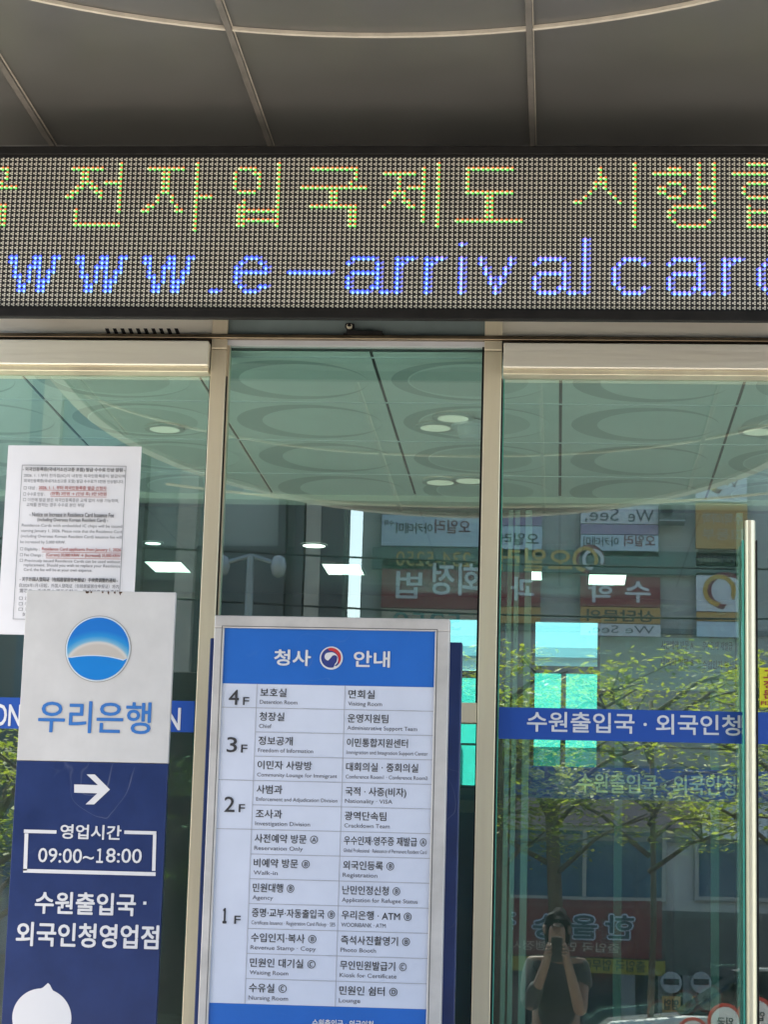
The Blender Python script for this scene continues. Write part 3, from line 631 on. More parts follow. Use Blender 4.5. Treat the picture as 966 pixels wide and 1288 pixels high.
ROWS = [('보호실', 80, 'Detention Room', 114, '면회실', 80, 'Visiting Room', 103), ('청장실', 76, 'Chief', 38, '운영지원팀', 123, 'Administrative Support Team', 211),
 ('정보공개', 104, 'Freedom of Information', 167, '이민통합지원센터', 184, 'Immigration and Integration Support Center', 245),
 ('이민자 사랑방', 165, 'Community Lounge for Immigrant', 242, '대회의실 · 중회의실', 217, 'Conference Room1 · Conference Room2', 246),
 ('사범과', 78, 'Enforcement and Adjudication Division', 245, '국적 · 사증(비자)', 183, 'Nationality · VISA', 142), ('조사과', 80, 'Investigation Division', 165, '광역단속팀', 125, 'Crackdown Team', 136),
 ('사전예약 방문 Ⓐ', 190, 'Reservation Only', 146, '우수인재·영주증 재발급 Ⓐ', 247, 'Global Professional · Reissuance of Permanent Resident Card', 248),
 ('비예약 방문 Ⓑ', 168, 'Walk-in', 73, '외국인등록 Ⓑ', 152, 'Registration', 103), ('민원대행 Ⓑ', 124, 'Agency', 62, '난민인정신청 Ⓑ', 172, 'Application for Refugee Status', 225),
 ('증명·교부·자동출입국 Ⓑ', 248, 'Certificate Issuance · Registration Card Pickup · SES', 250, '우리은행 · ATM Ⓑ', 208, 'WOORIBANK · ATM', 132),
 ('수입인지·복사 Ⓑ', 195, 'Revenue Stamp · Copy', 195, '즉석사진촬영기 Ⓑ', 205, 'Photo Booth', 105), ('민원인 대기실 Ⓒ', 195, 'Waiting Room', 115, '무인민원발급기 Ⓒ', 197, 'Kiosk for Certificate', 168),
 ('수유실 Ⓒ', 112, 'Nursing Room', 117, '민원인 쉼터 Ⓓ', 172, 'Lounge', 63)]
um = IW/643
for k, row in enumerate(ROWS):
    for x, (ko, kw, en, ew) in ((c1+.010, row[:4]), (c2+.010, row[4:])):
        b = MB(); z = hz-RH*k
        text_l(b, ko, x, z-RH*.50, .0272, YT, INK, .008, kw*um); text_l(b, en, x, z-RH*.83, .0168 if ew < 240 else .0155, YT, INKG, 0, ew*um)
        b.build('room_entry', lp)
b = MB(); b.box(ix0, ix1, YD-.022, YD-.0, fz, lz-.0005, HBLUE); fp = b.build('footer_panel', t)
b = MB(); g = dbox(372, 1268, 560, 1292); text(b, '수원출입국 · 외국인청', g[0], g[1], lz-.058, lz-.036, YT, PW_, .03); b.build('lettering', fp)

# ------------------------------------------------------------------ pasted notice and yellow sticker
YN = -.004
nx0, nx1, nz1, nz0 = at(10, 560, YN).x, at(178, 562, YN).x, at(94, 561, YN).z, at(8, 798, YN).z
b = MB(); n = 10
V = []; 
for i in range(n+1):
    for j in range(n+1):
        u, v = i/n, j/n; V.append((nx0+(nx1-nx0)*u, YN-.0012-.0026*math.sin(u*3.1)*abs(math.sin(v*5))-.004*max(0, v-.85)*u, nz0+(nz1-nz0)*v))
b.faces(V, [(i*(n+1)+j, (i+1)*(n+1)+j, (i+1)*(n+1)+j+1, i*(n+1)+j+1) for i in range(n) for j in range(n)], PAPER)
t = thing('paper_notice', ((nx0+nx1)/2, YN, nz0), 'white printed paper notice pasted on the glass door', 'notice')
b.build('sheet', t, smooth=True)
YQ = YN-.0062; b = MB()
def np_(x, y): return x/3.22, 400+y/3.22
def nbox(x0, y0, x1, y1): a_ = np_(x0, y0); c_ = np_(x1, y1); return box_at(a_[0], a_[1], c_[0], c_[1], YQ)
fx0, fx1 = at(*np_(87, 600), YQ).x, at(*np_(510, 600), YQ).x; fzt, fzb = at(*np_(300, 597), YQ).z, at(*np_(60, 1220), YQ).z
outline(b, fx0, fx1, fzb, fzt, .0016, YQ, INKG); b.build('border', t)
b = MB()
TX = [(615, 90, 506, 15, '- 외국인등록증(국내거소신고증 포함) 발급 수수료 인상 알림 -', INK, .02), (640, 95, 504, 13, '2026. 1. 1.부터 전자칩(IC)이 내장된 외국인등록증이 발급되며', INKG, 0), (662, 95, 500, 13, '외국인등록증(국내거소신고증 포함) 발급 수수료가 5천원 인상됩니다.', INKG, 0),
 (688, 94, 148, 12, '□ 대상 :', INKG, 0), (688, 155, 430, 12, '2026. 1. 1. 부터 외국인등록증 발급 신청자', REDINK, .015), (713, 93, 180, 12, '□ 수수료 인상 :', INKG, 0), (713, 203, 430, 13, '(현행) 3만원 → (인상 후) 3만 5천원', REDINK, .015),
 (738, 92, 480, 12, '□ 이전에 발급 받은 외국인등록증은 교체 없이 사용 가능하며,', INKG, 0), (757, 105, 340, 12, '교체를 원하는 경우 수수료 본인 부담', INKG, 0),
 (797, 118, 460, 14, '- Notice on Increase in Residence Card Issuance Fee', INK, .01), (820, 150, 436, 14, '(including Overseas Korean Resident Card) -', INK, .01),
 (843, 86, 493, 12, 'Residence Cards with embedded IC chips will be issued', INKG, 0), (865, 84, 492, 12, 'starting January 1, 2026. Please note that the Residence Card', INKG, 0), (887, 82, 491, 12, '(including Overseas Korean Resident Card) issuance fee will', INKG, 0), (909, 80, 263, 12, 'be increased by 5,000 KRW.', INKG, 0),
 (937, 80, 158, 12, '□ Eligibility :', INKG, 0), (939, 168, 488, 13, 'Residence Card applicants from January 1, 2026', REDINK, .01), (961, 79, 172, 12, '□ Fee Change :', INKG, 0), (963, 184, 487, 13, '(Current) 30,000 KRW → (Increased) 35,000 KRW', REDINK, .01),
 (986, 78, 486, 12, '□ Previously issued Residence Cards can be used without', INKG, 0), (1004, 94, 485, 12, 'replacement. Should you wish to replace your Residence', INKG, 0), (1022, 94, 372, 12, 'Card, the fee will be at your own expense.', INKG, 0),
 (1060, 78, 476, 14, '- 关于外国人登陆证（包括居留居住申报证）手续费调整的通知 -', INK, .02), (1085, 76, 480, 13, '自2026年1月1日起，外国人登陆证（包括居留居住申报证）将内', INKG, 0), (1107, 76, 480, 13, '置芯片，手续费上调五千韩元，敬请留意相关事项', INKG, 0),
 (1137, 75, 400, 12, '□ 适用对象：2026年1月1日起申请者', INKG, 0), (1160, 74, 420, 12, '□ 手续费：三万韩元 → 三万五千韩元', INKG, 0), (1182, 73, 440, 12, '□ 已发放的外国人登陆证可继续使用', INKG, 0), (1202, 88, 330, 12, '如需更换，费用自理', INKG, 0)]
for y, x0, x1, h, s_, m_, bo in TX:
    h *= 1.25; g = nbox(x0, y-h/2, x1, y+h/2); text(b, s_, *g, YQ, m_, bo*.35)
    if m_ is REDINK: rect(b, g[0], g[1], g[2]-.003, g[2]-.0018, YQ, m_)
b.build('lettering', t)
YE = mat('sticker_yellow', (.80, .78, .02), .5)
g = box_at(956, 840, 990, 890, -.004); t = thing('door_sticker', ((g[0]+g[1])/2, -.003, g[2]), 'small yellow sticker with red lettering on the glass door', 'sticker')
b = MB(); b.box(g[0], g[1], -.004, -.0015, g[2], g[3], YE); b.build('sheet', t)
b = MB()
for s_, px in (('고', (961, 843, 975, 853)), ('정', (961, 856, 975, 866)), ('문', (961, 868, 975, 879)), ('FIXED', (958, 882, 986, 887))): text(b, s_, *box_at(*px, -.0055), -.0055, REDINK, .04)
b.build('lettering', t)

# ------------------------------------------------------------------ across the street (what the glass reflects): real things at y < -8
YF = -26.0
def fb(x0, y0, x1, y1): a = box_at(x0, y0, x1, y1, -YF); return a
CONC = mat('concrete_front', (.42, .42, .40), .8, var=.18, scale=.8, bump=.1, bscale=12)
CONC2 = mat('dark_panels', (.34, .38, .35), .6, var=.2, scale=.6)
WIN = mat('shop_window', (.02, .03, .04), .06)
WIN2 = mat('shop_window_bluish', (.05, .11, .17), .08)
def wbox(mb, g, y0, y1, m_): mb.box(g[0], g[1], y0, y1, g[2], g[3], m_)
t = thing('shop_building', (3, YF, 0), 'grey concrete shop building across the street covered with signs', 'building')
g = fb(449, 560, 1200, 1300); xl = g[0]
b = MB(); b.box(xl, 16, YF-9, YF, 0, 11.5, CONC); b.build('wall', t)
b = MB(); b.box(xl-.1, 16.1, YF-9, YF+.25, 11.5, 11.9, CONC); b.build('parapet', t)
for g in ((640, 1045, 832, 1128), (878, 1050, 990, 1130), (1010, 1050, 1120, 1130), (485, 1045, 610, 1128), (560, 400, 640, 470), (720, 400, 800, 470), (840, 400, 920, 470)):
    gg = fb(*g); b = MB(); b.box(gg[0], gg[1], YF+.002, YF+.03, gg[2], gg[3], WIN2)
    o = b.build('window', t); b = MB(); e = .06
    for a_ in ((gg[0]-e, gg[0], gg[2]-e, gg[3]+e), (gg[1], gg[1]+e, gg[2]-e, gg[3]+e), (gg[0], gg[1], gg[2]-e, gg[2]), (gg[0], gg[1], gg[3], gg[3]+e), ((gg[0]+gg[1])/2-e/2, (gg[0]+gg[1])/2+e/2, gg[2], gg[3])):
        b.box(a_[0], a_[1], YF+.003, YF+.07, a_[2], a_[3], mat('alu_frame', (.3, .32, .33), .4, .5))
    b.build('frame', o)
b = MB(); gg = fb(640, 1225, 1000, 1330); b.box(gg[0], gg[1], YF+.022, YF+.04, .05, gg[3], WIN); b.build('shop_front', t)
for px in (628, 700, 790, 836, 866, 926):
    b = MB(); x = at(px, 1250, -YF).x; b.box(x-.10, x+.10, YF+.045, YF+.14, .05, gg[3], mat('pilaster', (.20, .21, .21), .6)); b.build('pilaster', t)
b = MB(); b.box(xl+.02, 15.98, YF+.001, YF+.0018+.02, .02, 2.05, mat('shop_base_shade', (.09, .095, .095), .35, var=.3, scale=3)); b.build('shaded_shop_base', t)  # added dark sheet: tree shade on the lower shop front put into colour
for zz in (3.1, 6.2, 9.0):
    b = MB(); b.box(xl, 16, YF+.001, YF+.06, zz-.04, zz+.04, mat('floor_line', (.18, .18, .18), .7)); b.build('floor_line', t)
SW = mat('sign_pale_blue', (.52, .63, .72), .5); SP = mat('sign_purple', (.36, .28, .42), .5); SR = mat('sign_dark_red', (.25, .035, .045), .5); SO = mat('sign_orange', (.52, .30, .09), .5)
SBE = mat('sign_beige', (.48, .40, .30), .5); GOLD = mat('gold_letter', (.50, .32, .08), .4, .3); SGR = mat('sign_green_grey', (.10, .15, .14), .5); MAR = mat('maroon', (.20, .03, .05), .5); SWH = mat('sign_white_panel', (.66, .68, .70), .5)
BLTE = mat('letter_teal', (.03, .08, .10), .5)
def shop_sign(label, rects_, words, logos=()):
    gs = [fb(*r[:4]) for r in rects_]; X = [q for g in gs for q in g[:2]]; Z = [q for g in gs for q in g[2:]]
    t = thing('shop_sign', ((min(X)+max(X))/2, YF+.1, min(Z)), label, 'shop sign', 'signs on the shop building')
    for k, (r, g) in enumerate(zip(rects_, gs)):
        b = MB(); b.box(g[0], g[1], YF+.09, YF+.15, g[2], g[3], r[4]); b.build('panel', t)
    if words or logos:
        for wd in words: b = MB(); text(b, wd[0], *fb(*wd[1:5]), YF+.155+(wd[7] if len(wd) > 7 else 0), wd[5], wd[6] if len(wd) > 6 else .02, face=1); b.build('lettering', t)
        for (px, py, pr) in logos:
            b = MB(); c_ = at(px, py, -YF); r = pr*33.4/F
            for (dx, r1, r2, m_) in ((0, 1, .72, MAR), (.22, .72, .5, SWH), (-.3, .85, .62, GOLD)):
                n = 28; V = []
                for q in range(n+1): a = -0.6+q*(5.2/n); V += [(c_.x+dx*r+r1*r*math.cos(a), YF+.158+abs(dx)*.01, c_.z+r1*r*math.sin(a)), (c_.x+dx*r+r2*r*math.cos(a+.2), YF+.158+abs(dx)*.01, c_.z+r2*r*math.sin(a+.2))]
                b.faces(V, [(2*q, 2*q+1, 2*q+3, 2*q+2) for q in range(n)], m_)
            b.build('emblem', t)
shop_sign('pale blue window sign with purple stripe nearest the gap between the buildings', [(482, 650, 604, 690, SW), (482, 632, 604, 649, SP)], [('오일러', 548, 656, 592, 674, MAR), ('아카데미', 500, 660, 545, 674, INK), ('수학', 485, 656, 497, 664, INK)])
shop_sign('pale window sign reading We See above the red maths sign', [(731, 640, 828, 662, SWH), (731, 663, 828, 675, SP), (731, 676, 828, 702, SW)], [('We', 790, 645, 822, 660, INKG, .0), ('See,', 736, 643, 778, 661, INKG, .0), ('오일러', 785, 676, 824, 690, MAR), ('아카데미', 734, 678, 778, 690, INK)])
shop_sign('pale window sign cut by the middle post', [(626, 646, 682, 664, SP), (626, 665, 682, 700, SW)], [('오일러', 630, 673, 678, 688, INK)])
shop_sign('long dark sign board with gold letters and a swirl emblem', [(470, 694, 930, 722, SGR)], [('오일러', 628, 692, 720, 721, GOLD, .03), ('234-5250', 500, 697, 592, 716, GOLD, .01), ('영재교육원', 768, 701, 850, 715, mat('teal_letter', (.08, .22, .20), .5), .0)], [(742, 706, 19)])
shop_sign('dark red sign with white lettering above a beige phone number', [(482, 708, 606, 768, SR), (482, 769, 606, 800, SBE)], [('회정', 545, 712, 603, 752, SWH), ('법', 500, 722, 532, 756, SWH), ('5250', 496, 773, 580, 794, mat('teal_letter', (.1, .2, .2)), .01)])
shop_sign('dark red maths sign over an orange enquiry strip', [(730, 727, 830, 765, SR), (730, 766, 830, 786, SO), (730, 787, 830, 802, SWH)], [('수', 786, 733, 818, 760, SWH, .03), ('학', 740, 733, 772, 760, SWH, .03), ('상담문의', 738, 769, 822, 784, INK, .03), ('We See,', 740, 789, 822, 800, INKG, 0)])
shop_sign('dark red sign with one white syllable by the middle post', [(622, 722, 680, 765, SR), (622, 766, 680, 786, SO)], [('과', 642, 728, 672, 758, SWH, .03)])
shop_sign('white and orange column sign with a swirl emblem on top', [(876, 586, 940, 634, SWH), (876, 636, 940, 692, SO), (876, 697, 940, 714, SWH)], [('수학/과학', 884, 648, 934, 663, SBE), ('고등부', 884, 668, 934, 682, SBE), ('아카데미', 880, 700, 932, 711, INKG)], [(908, 605, 20)])
shop_sign('white column sign with a large swirl emblem lower down', [(876, 722, 940, 770, SWH), (876, 771, 940, 782, SO), (876, 783, 940, 802, SW)], [], [(912, 744, 24)])
shop_sign('blue sign strip with dark lettering above the upper windows', [(630, 965, 966, 1004, mat('sign_blue', (.06, .11, .28), .5)), (630, 1006, 880, 1040, mat('sign_dusty', (.34, .26, .28), .6))], [('인', 668, 966, 706, 1003, INK, .03), ('은', 720, 968, 756, 1002, INK, .03), ('민', 622, 968, 652, 1000, INK, .03)])
shop_sign('white paper sign with small print beside the upper windows', [(882, 1013, 966, 1056, SWH)], [('외국인 안내', 888, 1024, 950, 1034, INK), ('민원 대행', 890, 1038, 940, 1048, INK)])
shop_sign('large dark red banner with outlined lettering over the shop front', [(605, 1132, 832, 1204, mat('banner_red', (.17, .03, .03), .6, var=.2, scale=3))], [('한', 760, 1150, 800, 1184, SW, .085), ('한', 760+2, 1150+2, 800-2, 1184-2, BLTE, .03, .02), ('올', 716, 1150, 754, 1184, SW, .085), ('올', 716+2, 1150+2, 754-2, 1184-2, BLTE, .03, .02), ('송', 668, 1150, 706, 1184, SW, .085), ('송', 668+2, 1150+2, 706-2, 1184-2, BLTE, .03, .02), ('정', 622, 1146, 650, 1176, SW, .085), ('정', 622+2, 1146+2, 650-2, 1176-2, BLTE, .03, .02), ('출입국 민원 행정사', 640, 1186, 780, 1198, SBE)])
shop_sign('yellow strip with dark lettering under the red banner', [(605, 1206, 836, 1224, mat('strip_yellow', (.30, .25, .03), .6))], [('출입국 업무대행', 720, 1208, 812, 1222, INK, .02)])
for k, (px, py) in enumerate(((845, 650), )):
    c_ = at(px, py, -YF); t = thing('ac_unit', (c_.x, YF+.02, c_.z-.25), ['grey air conditioner box beside the pale window sign', 'grey air conditioner box between the two red signs', 'grey air conditioner box above the round signs'][k], 'air conditioner', 'air conditioners on the shop building')
    b = MB(); b.box(c_.x-.2, c_.x+.2, YF+.09, YF+.40, c_.z-.13, c_.z+.13, mat('ac_case', (.16, .17, .17), .6, var=.2)); b.build('case', t, bevel=.02)
    b = MB(); b.tube([(c_.x-.08, YF+.40, c_.z), (c_.x-.08, YF+.412, c_.z)], .09, INK, 24); b.build('fan_grille', t)
    b = MB(); b.box(c_.x-.2, c_.x+.2, YF+.06, YF+.42, c_.z-.16, c_.z-.135, mat('alu_frame', (0,0,0))); b.build('bracket', t)
for k, (za, zb_) in enumerate(((6.9, 6.6), (6.5, 6.4))):
    t = MB(); P_ = [(-14+28*u/24, -20.2-.15*k, za+(zb_-za)*u/24-1.1*math.sin(math.pi*u/24)*(.5+.3*k)) for u in range(25)]
    t.tube(P_, .014, BLACK, 6); tag(t.build('overhead_cable'), ['black overhead cable sagging highest across the street', 'black overhead cable sagging below the highest one'][k], 'cable', 'cables across the street')
for px, lab in ((843, 'pale round sign with orange plate on the shop pilaster closer to the banner'), (880, 'pale round sign with orange plate on the next shop pilaster')):
    c_ = at(px, 1235, -YF); t = thing('round_sign', (c_.x, YF+.15, c_.z), lab, 'sign'); b = MB(); b.tube([(c_.x, YF+.16, c_.z), (c_.x, YF+.2, c_.z)], .15, mat('sticker_grey_white', (.40, .42, .42), .5, var=.2), 28); b.build('disc', t)
    b = MB(); b.box(c_.x-.11, c_.x+.11, YF+.203, YF+.206, c_.z-.03, c_.z+.05, INK); b.build('dark_bar', t)
    b = MB(); b.box(c_.x-.13, c_.x+.13, YF+.16, YF+.19, c_.z-.42, c_.z-.19, SO); text(b, '영업', c_.x-.1, c_.x+.1, c_.z-.38, c_.z-.23, YF+.192, INK, .03, face=1); b.build('plate', t)
# darker neighbour with pilasters
t = thing('pilaster_building', (-5, -22, 0), 'panelled building with tall dark and pale pilasters beside the shop building', 'building')
xr = at(440, 700, 22).x
b = MB(); b.prism_z([(-30, -22), (xr, -22), (xr-1.5, -30), (-30, -30)], 0, 13, CONC2); b.build('wall', t)
zl = at(350, 690, 22).z; b = MB(); b.box(-30, xr-.01, -21.9985, -21.9, 0, zl, mat('lower_cladding', (.07, .085, .085), .5, var=.25, scale=1)); b.build('lower_cladding', t)
PST = mat('pilaster_stone', (.40, .37, .31), .7, var=.3, scale=1.5); PDK = mat('pilaster_dark', (.05, .055, .055), .5)
for px, wd, m_ in ((396, .20, PST), (378, .12, PDK), (421, .38, PDK), (356, .10, PDK), (238, .25, PST), (170, .3, PDK), (60, .25, PST)):
    x = at(px, 700, 22).x; b = MB(); b.box(x-wd/2, x+wd/2, -21.8985, -21.7-(.02 if m_ is PDK else 0), 0, 13, m_); b.box(x-wd/2, x+wd/2, -21.9995, -21.899, zl+.001, 13, m_); b.build('pilaster', t)
for k in range(6):
    for z in (1.2, 4.4, 7.8):
        b = MB(); x = -6.5-k*2.6; b.box(x-.8, x+.8, -21.8975, -21.85, z, z+1.9, WIN2); b.build('window', t)
# trees
BARK = mat('bark', (.10, .075, .055), .9, var=.3, scale=8, bump=.5, bscale=30)
lf = bpy.data.materials.new('leaf'); lf.use_nodes = True; q = lf.node_tree; pb = q.nodes['Principled BSDF']; pb.inputs['Roughness'].default_value = .5
oi = q.nodes.new('ShaderNodeNewGeometry'); rp = q.nodes.new('ShaderNodeValToRGB'); q.links.new(oi.outputs['Random Per Island'], rp.inputs[0])
rp.color_ramp.elements[0].color = (.16, .23, .02, 1); rp.color_ramp.elements[1].color = (.40, .44, .04, 1); q.links.new(rp.outputs[0], pb.inputs['Base Color'])
tl = q.nodes.new('ShaderNodeBsdfTranslucent'); q.links.new(rp.outputs[0], tl.inputs[0]); ms = q.nodes.new('ShaderNodeMixShader'); ms.inputs[0].default_value = .6
q.links.new(pb.outputs[0], ms.inputs[1]); q.links.new(tl.outputs[0], ms.inputs[2]); q.links.new(ms.outputs[0], q.nodes['Material Output'].inputs[0])
def tree(x, y, h, rad_, label, seed, n_leaf=5200, tr=1.0):
    rg = random.Random(seed); t = thing('street_tree', (x, y, 0), label, 'tree', 'street trees reflected in the glass')
    b = MB(); top = Vector((x+.2*rg.uniform(-1, 1), y, h*.62)); base = Vector((x, y, 0))
    b.tube([base, base.lerp(top, .4)+Vector((.06, .03, 0)), top], [.11*tr, .085*tr, .06*tr], BARK, 9); tips = []
    for k in range(11):
        a = k*2.4+rg.random(); st = base.lerp(top, .55+.45*k/11); L = rad_*rg.uniform(.7, 1.1); d = Vector((math.cos(a), math.sin(a), rg.uniform(.25, .8)))
        mid = st+d*L*.5+Vector((0, 0, .1)); en = st+d*L; b.tube([st, mid, en], [.035, .022, .008], BARK, 6); tips += [mid, en, st.lerp(en, .75)]
        for _ in range(3):
            a2 = rg.uniform(0, 6.3); e2 = mid.lerp(en, rg.random())+Vector((math.cos(a2), math.sin(a2), rg.uniform(-.2, .5)))*L*.45; b.tube([mid.lerp(en, .3), e2], [.014, .005], BARK, 5); tips += [e2, e2]
    b.build('trunk', t, smooth=True)
    b = MB(); tips = rg.sample(tips, int(len(tips)*.62)); wt = [rg.uniform(.25, 1.6)**2 for _ in tips]
    for k in range(n_leaf):
        c = rg.choices(tips, wt)[0]+Vector((rg.gauss(0, .17), rg.gauss(0, .17), rg.gauss(0, .09))); a = rg.uniform(0, 6.3); s_ = rg.uniform(.02, .065)
        u = Vector((math.cos(a), math.sin(a), rg.uniform(-.5, .3))).normalized(); v = u.cross(Vector((rg.uniform(-.5, .5), rg.uniform(-.5, .5), 1))).normalized()
        b.poly([c-u*s_, c+v*s_*.42, c+u*s_, c-v*s_*.42], lf)
    me_o = b.build('crown', t)
def tx(px, d): return at(px, 1000, d).x
tree(tx(700, 17), -17, 6.5, 1.4, 'thin street tree whose crown covers the blue band in the glass', 3, 5000)
tree(tx(636, 15.5), -15.5, 6.5, .75, 'narrow street tree beside the middle post in the glass', 21, 4200)
tree(tx(815, 18), -18, 6.9, 1.05, 'street tree with bright leaves above the door band', 33, 3400, .4)
tree(tx(1010, 15), -15.2, 6.2, 1.4, 'leafy street tree beside the door handle in the glass', 5)
tree(tx(400, 17.5), -17.5, 4.6, 1.2, 'small street tree in front of the dark panelled building', 8, 3600)
tree(tx(-10, 14), -14, 4.4, 1.6, 'bushy street tree behind the bank sign', 11)
# street lamp with globes
p = at(312, 760, 18); t = thing('street_lamp', (p.x, -18, 0), 'twin globe street lamp in front of the dark building', 'street lamp')
LM = mat('lamp_metal', (.25, .28, .29), .4, .6)
pt = at(312, 700, 18).z
b = MB(); b.tube([(p.x, -18, 0), (p.x, -18, 2), (p.x, -18, pt)], [.09, .06, .045], LM, 12); b.build('pole', t)
b = MB(); b.tube([(p.x-.33, -18, pt-.1), (p.x, -18, pt), (p.x+.33, -18, pt-.1)], .03, LM, 8); b.build('arm', t)
for dx in (-.33, .33):
    b = MB(); c = Vector((p.x+dx, -18, pt-.12)); b.tube([c+Vector((0, 0, -.13)), c+Vector((0, 0, -.1)), c, c+Vector((0, 0, .1)), c+Vector((0, 0, .13))], [.02, .07, .10, .07, .02], mat('globe', (.32, .34, .35), .25), 16); b.build('globe', t, smooth=True)
# parked cars on the far side
def car(x, y, col_name, col, label, rz=0):
    t = thing('parked_car', (x, y, -.13), label, 'car', 'cars on the street'); t_ = t; z0 = -.13
    pm = mat(col_name, col, .25, .2, coat=1); gm = mat('car_glass', (.01, .015, .02), .04); tm = mat('tyre', (.02, .02, .02), .8); rm = mat('rim', (.4, .4, .42), .3, 1)
    prof = [(-2.2, .35), (-2.22, .7), (-2.0, .86), (-1.2, .95), (1.55, .98), (2.1, .92), (2.2, .7), (2.18, .35)]
    b = MB(); b.prism([(x+a, z0+c) for a, c in prof], y-.86, y+.86, pm); b.build('body', t, bevel=.06)
    b = MB(); b.prism([(x-1.25, z0+.955), (x-.55, z0+1.42), (x+1.0, z0+1.45), (x+1.7, z0+.985)], y-.74, y+.74, gm); b.build('window', t, bevel=.05)
    b = MB(); b.prism([(x-.6, z0+1.425), (x-.4, z0+1.47), (x+.85, z0+1.49), (x+1.05, z0+1.455)], y-.70, y+.70, pm); b.build('roof', t, bevel=.02)
    for wx in (-1.4, 1.35):
        for wy in (-.8, .8):
            b = MB(); b.tube([(x+wx, y+wy-.1, z0+.33), (x+wx, y+wy+.1, z0+.33)], .33, tm, 24); wo = b.build('wheel', t, bevel=.02)
            s_ = 1 if wy > 0 else -1; b = MB(); b.tube([(x+wx, y+wy+s_*.09, z0+.33), (x+wx, y+wy+s_*.112, z0+.33)], .21, rm, 20); b.build('rim', wo)
    for wy in (-.6, .6):
        b = MB(); b.box(x-2.235, x-2.15, y+wy-.17, y+wy+.17, z0+.62, z0+.76, mat('headlight', (.7, .7, .7), .1)); b.build('headlight', t, bevel=.02)
car(tx(990, 18.4), -18.4, 'car_white', (.62, .64, .66), 'white car parked across the street by the shop front')
car(tx(330, 17.8)-1, -18.6, 'car_black', (.02, .025, .03), 'black car parked across the street by the dark building')
# round red and white shop-flag placards on the pavement
for k, (px, py, r) in enumerate(((912, 1284, .13), (872, 1300, .12), (955, 1278, .14))):
    c = at(px, py, 9.2); t = thing('round_placard', (c.x, -9.2-.1*k, 0), ['white round placard with red rim lowest beside the handle', 'small white round placard with red rim nearest the post', 'white round placard with red rim beyond the handle'][k], 'placard')
    y = -9.2-.1*k; b = MB(); b.tube([(c.x, y, c.z), (c.x, y+.02, c.z)], r, mat('placard_red', (.5, .05, .03), .5), 28); b.build('rim', t)
    b = MB(); disc(b, c.x, c.z, r*.8, y+.023, SWH); text(b, '입국', c.x-r*.45, c.x+r*.45, c.z-r*.25, c.z+r*.25, y+.025, INK, .03, face=1); b.build('face', t)
    b = MB(); b.tube([(c.x, y+.01, 0.01), (c.x, y+.01, c.z-r+.01)], .012, LM, 8); b.tube([(c.x, y+.01, .005), (c.x, y+.01, .02)], .14, LM, 20); b.build('stand', t)

# ------------------------------------------------------------------ the photographer (seen only as a reflection)
SKIN = mat('skin', (.15, .09, .065), .6, var=.15, scale=14); SHIRT = mat('tshirt', (.022, .024, .026), .85, var=.3, scale=9, bump=.6, bscale=9); TROU = mat('trousers', (.04, .045, .06), .8); HAIR = mat('hair', (.010, .009, .009), .85, spec=.2)
px0, py0 = 0.0, -7.84
t = thing('person', (px0, py0, 0), 'person in a dark shirt taking a picture with raised hands', 'person')
def skin(name, joints, edges, m_, root=0, sub=2):
    me = bpy.data.meshes.new(name); me.from_pydata([j[0] for j in joints], edges, []); o = bpy.data.objects.new(name, me); COL.objects.link(o)
    sk = o.modifiers.new('s', 'SKIN'); lay = me.skin_vertices or None
    if not me.skin_vertices:
        bm = bmesh.new(); bm.from_mesh(me); bm.verts.layers.skin.verify(); bm.to_mesh(me); bm.free()
    for v, j in zip(me.skin_vertices[0].data, joints):
        r = j[1]; v.radius = r if isinstance(r, tuple) else (r, r)
    me.skin_vertices[0].data[root].use_root = True; sk.use_smooth_shade = True
    su = o.modifiers.new('u', 'SUBSURF'); su.levels = su.render_levels = sub
    e = o.evaluated_get(bpy.context.evaluated_depsgraph_get()); nm = bpy.data.meshes.new_from_object(e)
    bpy.data.objects.remove(o); nm.materials.clear(); nm.materials.append(m_)
    for p_ in nm.polygons: p_.use_smooth = True; p_.material_index = 0
    o = bpy.data.objects.new(name, nm); COL.objects.link(o); o.parent = t; o.matrix_parent_inverse = Matrix.Translation(-t.location); return o
P = lambda x, y, z: (px0+x, py0+y, z)
J = [(P(0, 0, .93), (.15, .10)), (P(0, 0, 1.12), (.13, .095)), (P(0, 0, 1.30), (.16, .10)), (P(0, .01, 1.42), (.07, .06)), (P(0, .02, 1.49), .055), (P(0, .035, 1.58), (.075, .09)), (P(0, .035, 1.67), (.07, .085)),
     (P(-.17, 0, 1.38), .06), (P(-.17, .17, 1.10), .046), (P(-.07, .34, 1.40), .030), (P(.17, 0, 1.38), .06), (P(.16, .15, 1.07), .046), (P(.07, .34, 1.40), .030),
     (P(-.10, 0, .86), .09), (P(-.11, .02, .48), .062), (P(-.12, 0, .09), .042), (P(-.13, .13, .04), .036), (P(.10, 0, .86), .09), (P(.11, .02, .48), .062), (P(.12, 0, .09), .042), (P(.13, .13, .04), .036),
     (P(-.055, .375, 1.455), (.034, .02)), (P(.055, .375, 1.455), (.034, .02))]
E_ = [(0, 1), (1, 2), (2, 3), (3, 4), (4, 5), (5, 6), (2, 7), (7, 8), (8, 9), (2, 10), (10, 11), (11, 12), (0, 13), (13, 14), (14, 15), (15, 16), (0, 17), (17, 18), (18, 19), (19, 20), (9, 21), (12, 22)]
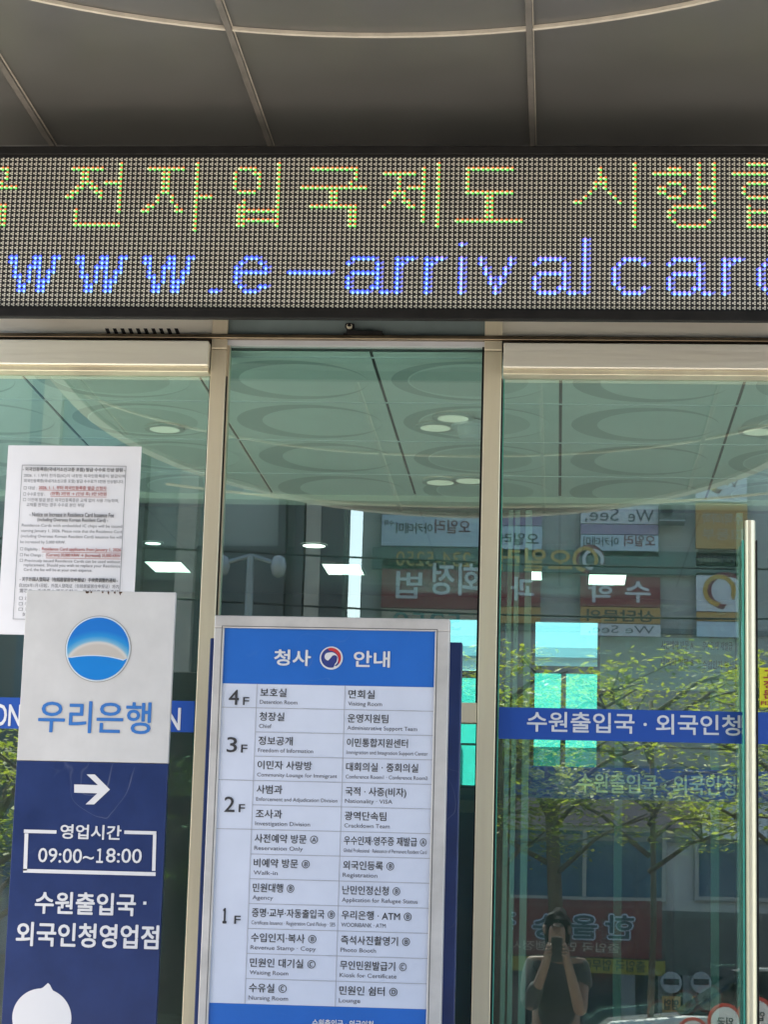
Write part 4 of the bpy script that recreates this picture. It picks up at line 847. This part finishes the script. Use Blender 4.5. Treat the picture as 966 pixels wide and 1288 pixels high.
for s_ in (-1, 1):
    hi = 21 if s_ < 0 else 22
    for k, (dz, ln_) in enumerate(((.030, .052), (.010, .060), (-.010, .055), (-.030, .042))):
        n0 = len(J); J += [(P(s_*.060, .392, 1.47+dz), .010), (P(s_*.058, .418, 1.475+dz), .009), (P(s_*.030, .432, 1.478+dz), .008)]; E_ += [(hi, n0), (n0, n0+1), (n0+1, n0+2)]
    n0 = len(J); J += [(P(s_*.062, .37, 1.49), .011), (P(s_*.052, .375, 1.525), .009)]; E_ += [(hi, n0), (n0, n0+1)]
n0 = len(J); J += [(P(0, .125, 1.59), .014)]; E_ += [(5, n0)]
skin('body', J, E_, SKIN)
skin('shirt', [(P(0, 0, .84), (.18, .13)), (P(0, 0, 1.12), (.155, .115)), (P(0, 0, 1.30), (.18, .12)), (P(0, .005, 1.415), (.085, .075)), (P(-.17, .0, 1.36), .075), (P(-.172, .16, 1.11), .066), (P(.17, .0, 1.36), .075), (P(.18, .07, 1.22), .07), (P(-.12, .26, 1.27), .055)],
     [(0, 1), (1, 2), (2, 3), (2, 4), (4, 5), (2, 6), (6, 7), (5, 8)], SHIRT)
skin('trousers', [(P(0, 0, .95), (.165, .115)), (P(-.10, 0, .86), .105), (P(-.11, .02, .48), .078), (P(-.12, 0, .12), .062), (P(.10, 0, .86), .105), (P(.11, .02, .48), .078), (P(.12, 0, .12), .062)], [(0, 1), (1, 2), (2, 3), (0, 4), (4, 5), (5, 6)], TROU)
bm = bmesh.new(); bmesh.ops.create_icosphere(bm, subdivisions=3, radius=1)
for v in bm.verts:
    nn = 1+.07*math.sin(v.co.x*23+v.co.z*9)*math.cos(v.co.y*17)+random.uniform(-.04, .05); v.co = Vector((v.co.x*.096*nn, v.co.y*.110*nn, v.co.z*.150*nn)) + Vector(P(.004, .005, 1.605))
bmesh.ops.delete(bm, geom=[v for v in bm.verts if v.co.y > py0+.055 and v.co.z < 1.665+.02*math.sin(v.co.x*90) or v.co.z < 1.49], context='VERTS')
me = bpy.data.meshes.new('hair'); bm.to_mesh(me); bm.free(); me.materials.append(HAIR); o = bpy.data.objects.new('hair', me); COL.objects.link(o); o.parent = t; o.matrix_parent_inverse = Matrix.Translation(-t.location)
for s_ in (-1, 1):
    b = MB(); c = Vector(P(s_*.032, .118, 1.635)); b.tube([c, c+Vector((0, .006, 0))], .012, INK, 12); b.build('eye', t)
    b = MB(); c = Vector(P(s_*.082, .03, 1.61)); b.tube([c+Vector((0, 0, -.03)), c, c+Vector((0, 0, .03))], [.008, .016, .01], SKIN, 8); b.build('ear', t, smooth=True)
    b = MB(); c = Vector(P(s_*.125, .06, .001)); b.box(c.x-.05, c.x+.05, c.y-.12, c.y+.14, .002, .075, BLACK); b.build('shoe', t, bevel=.025)
b = MB(); b.box(-.025, .025, py0+.118, py0+.124, 1.553, 1.563, mat('lips', (.3, .12, .1), .5)); b.build('mouth', t)
t = thing('smartphone', (0, -7.425, 1.45), 'black smartphone held up in both hands', 'smartphone')
b = MB(); b.box(-.038, .038, -7.429, -7.421, 1.40, 1.56, mat('phone_black', (.02, .02, .022), .3)); b.build('body', t, bevel=.003)
b = MB()
for z in (1.545, 1.525): b.tube([(-.022, -7.4212, z), (-.022, -7.4185, z)], .008, BLACK, 16)
b.build('lens', t)
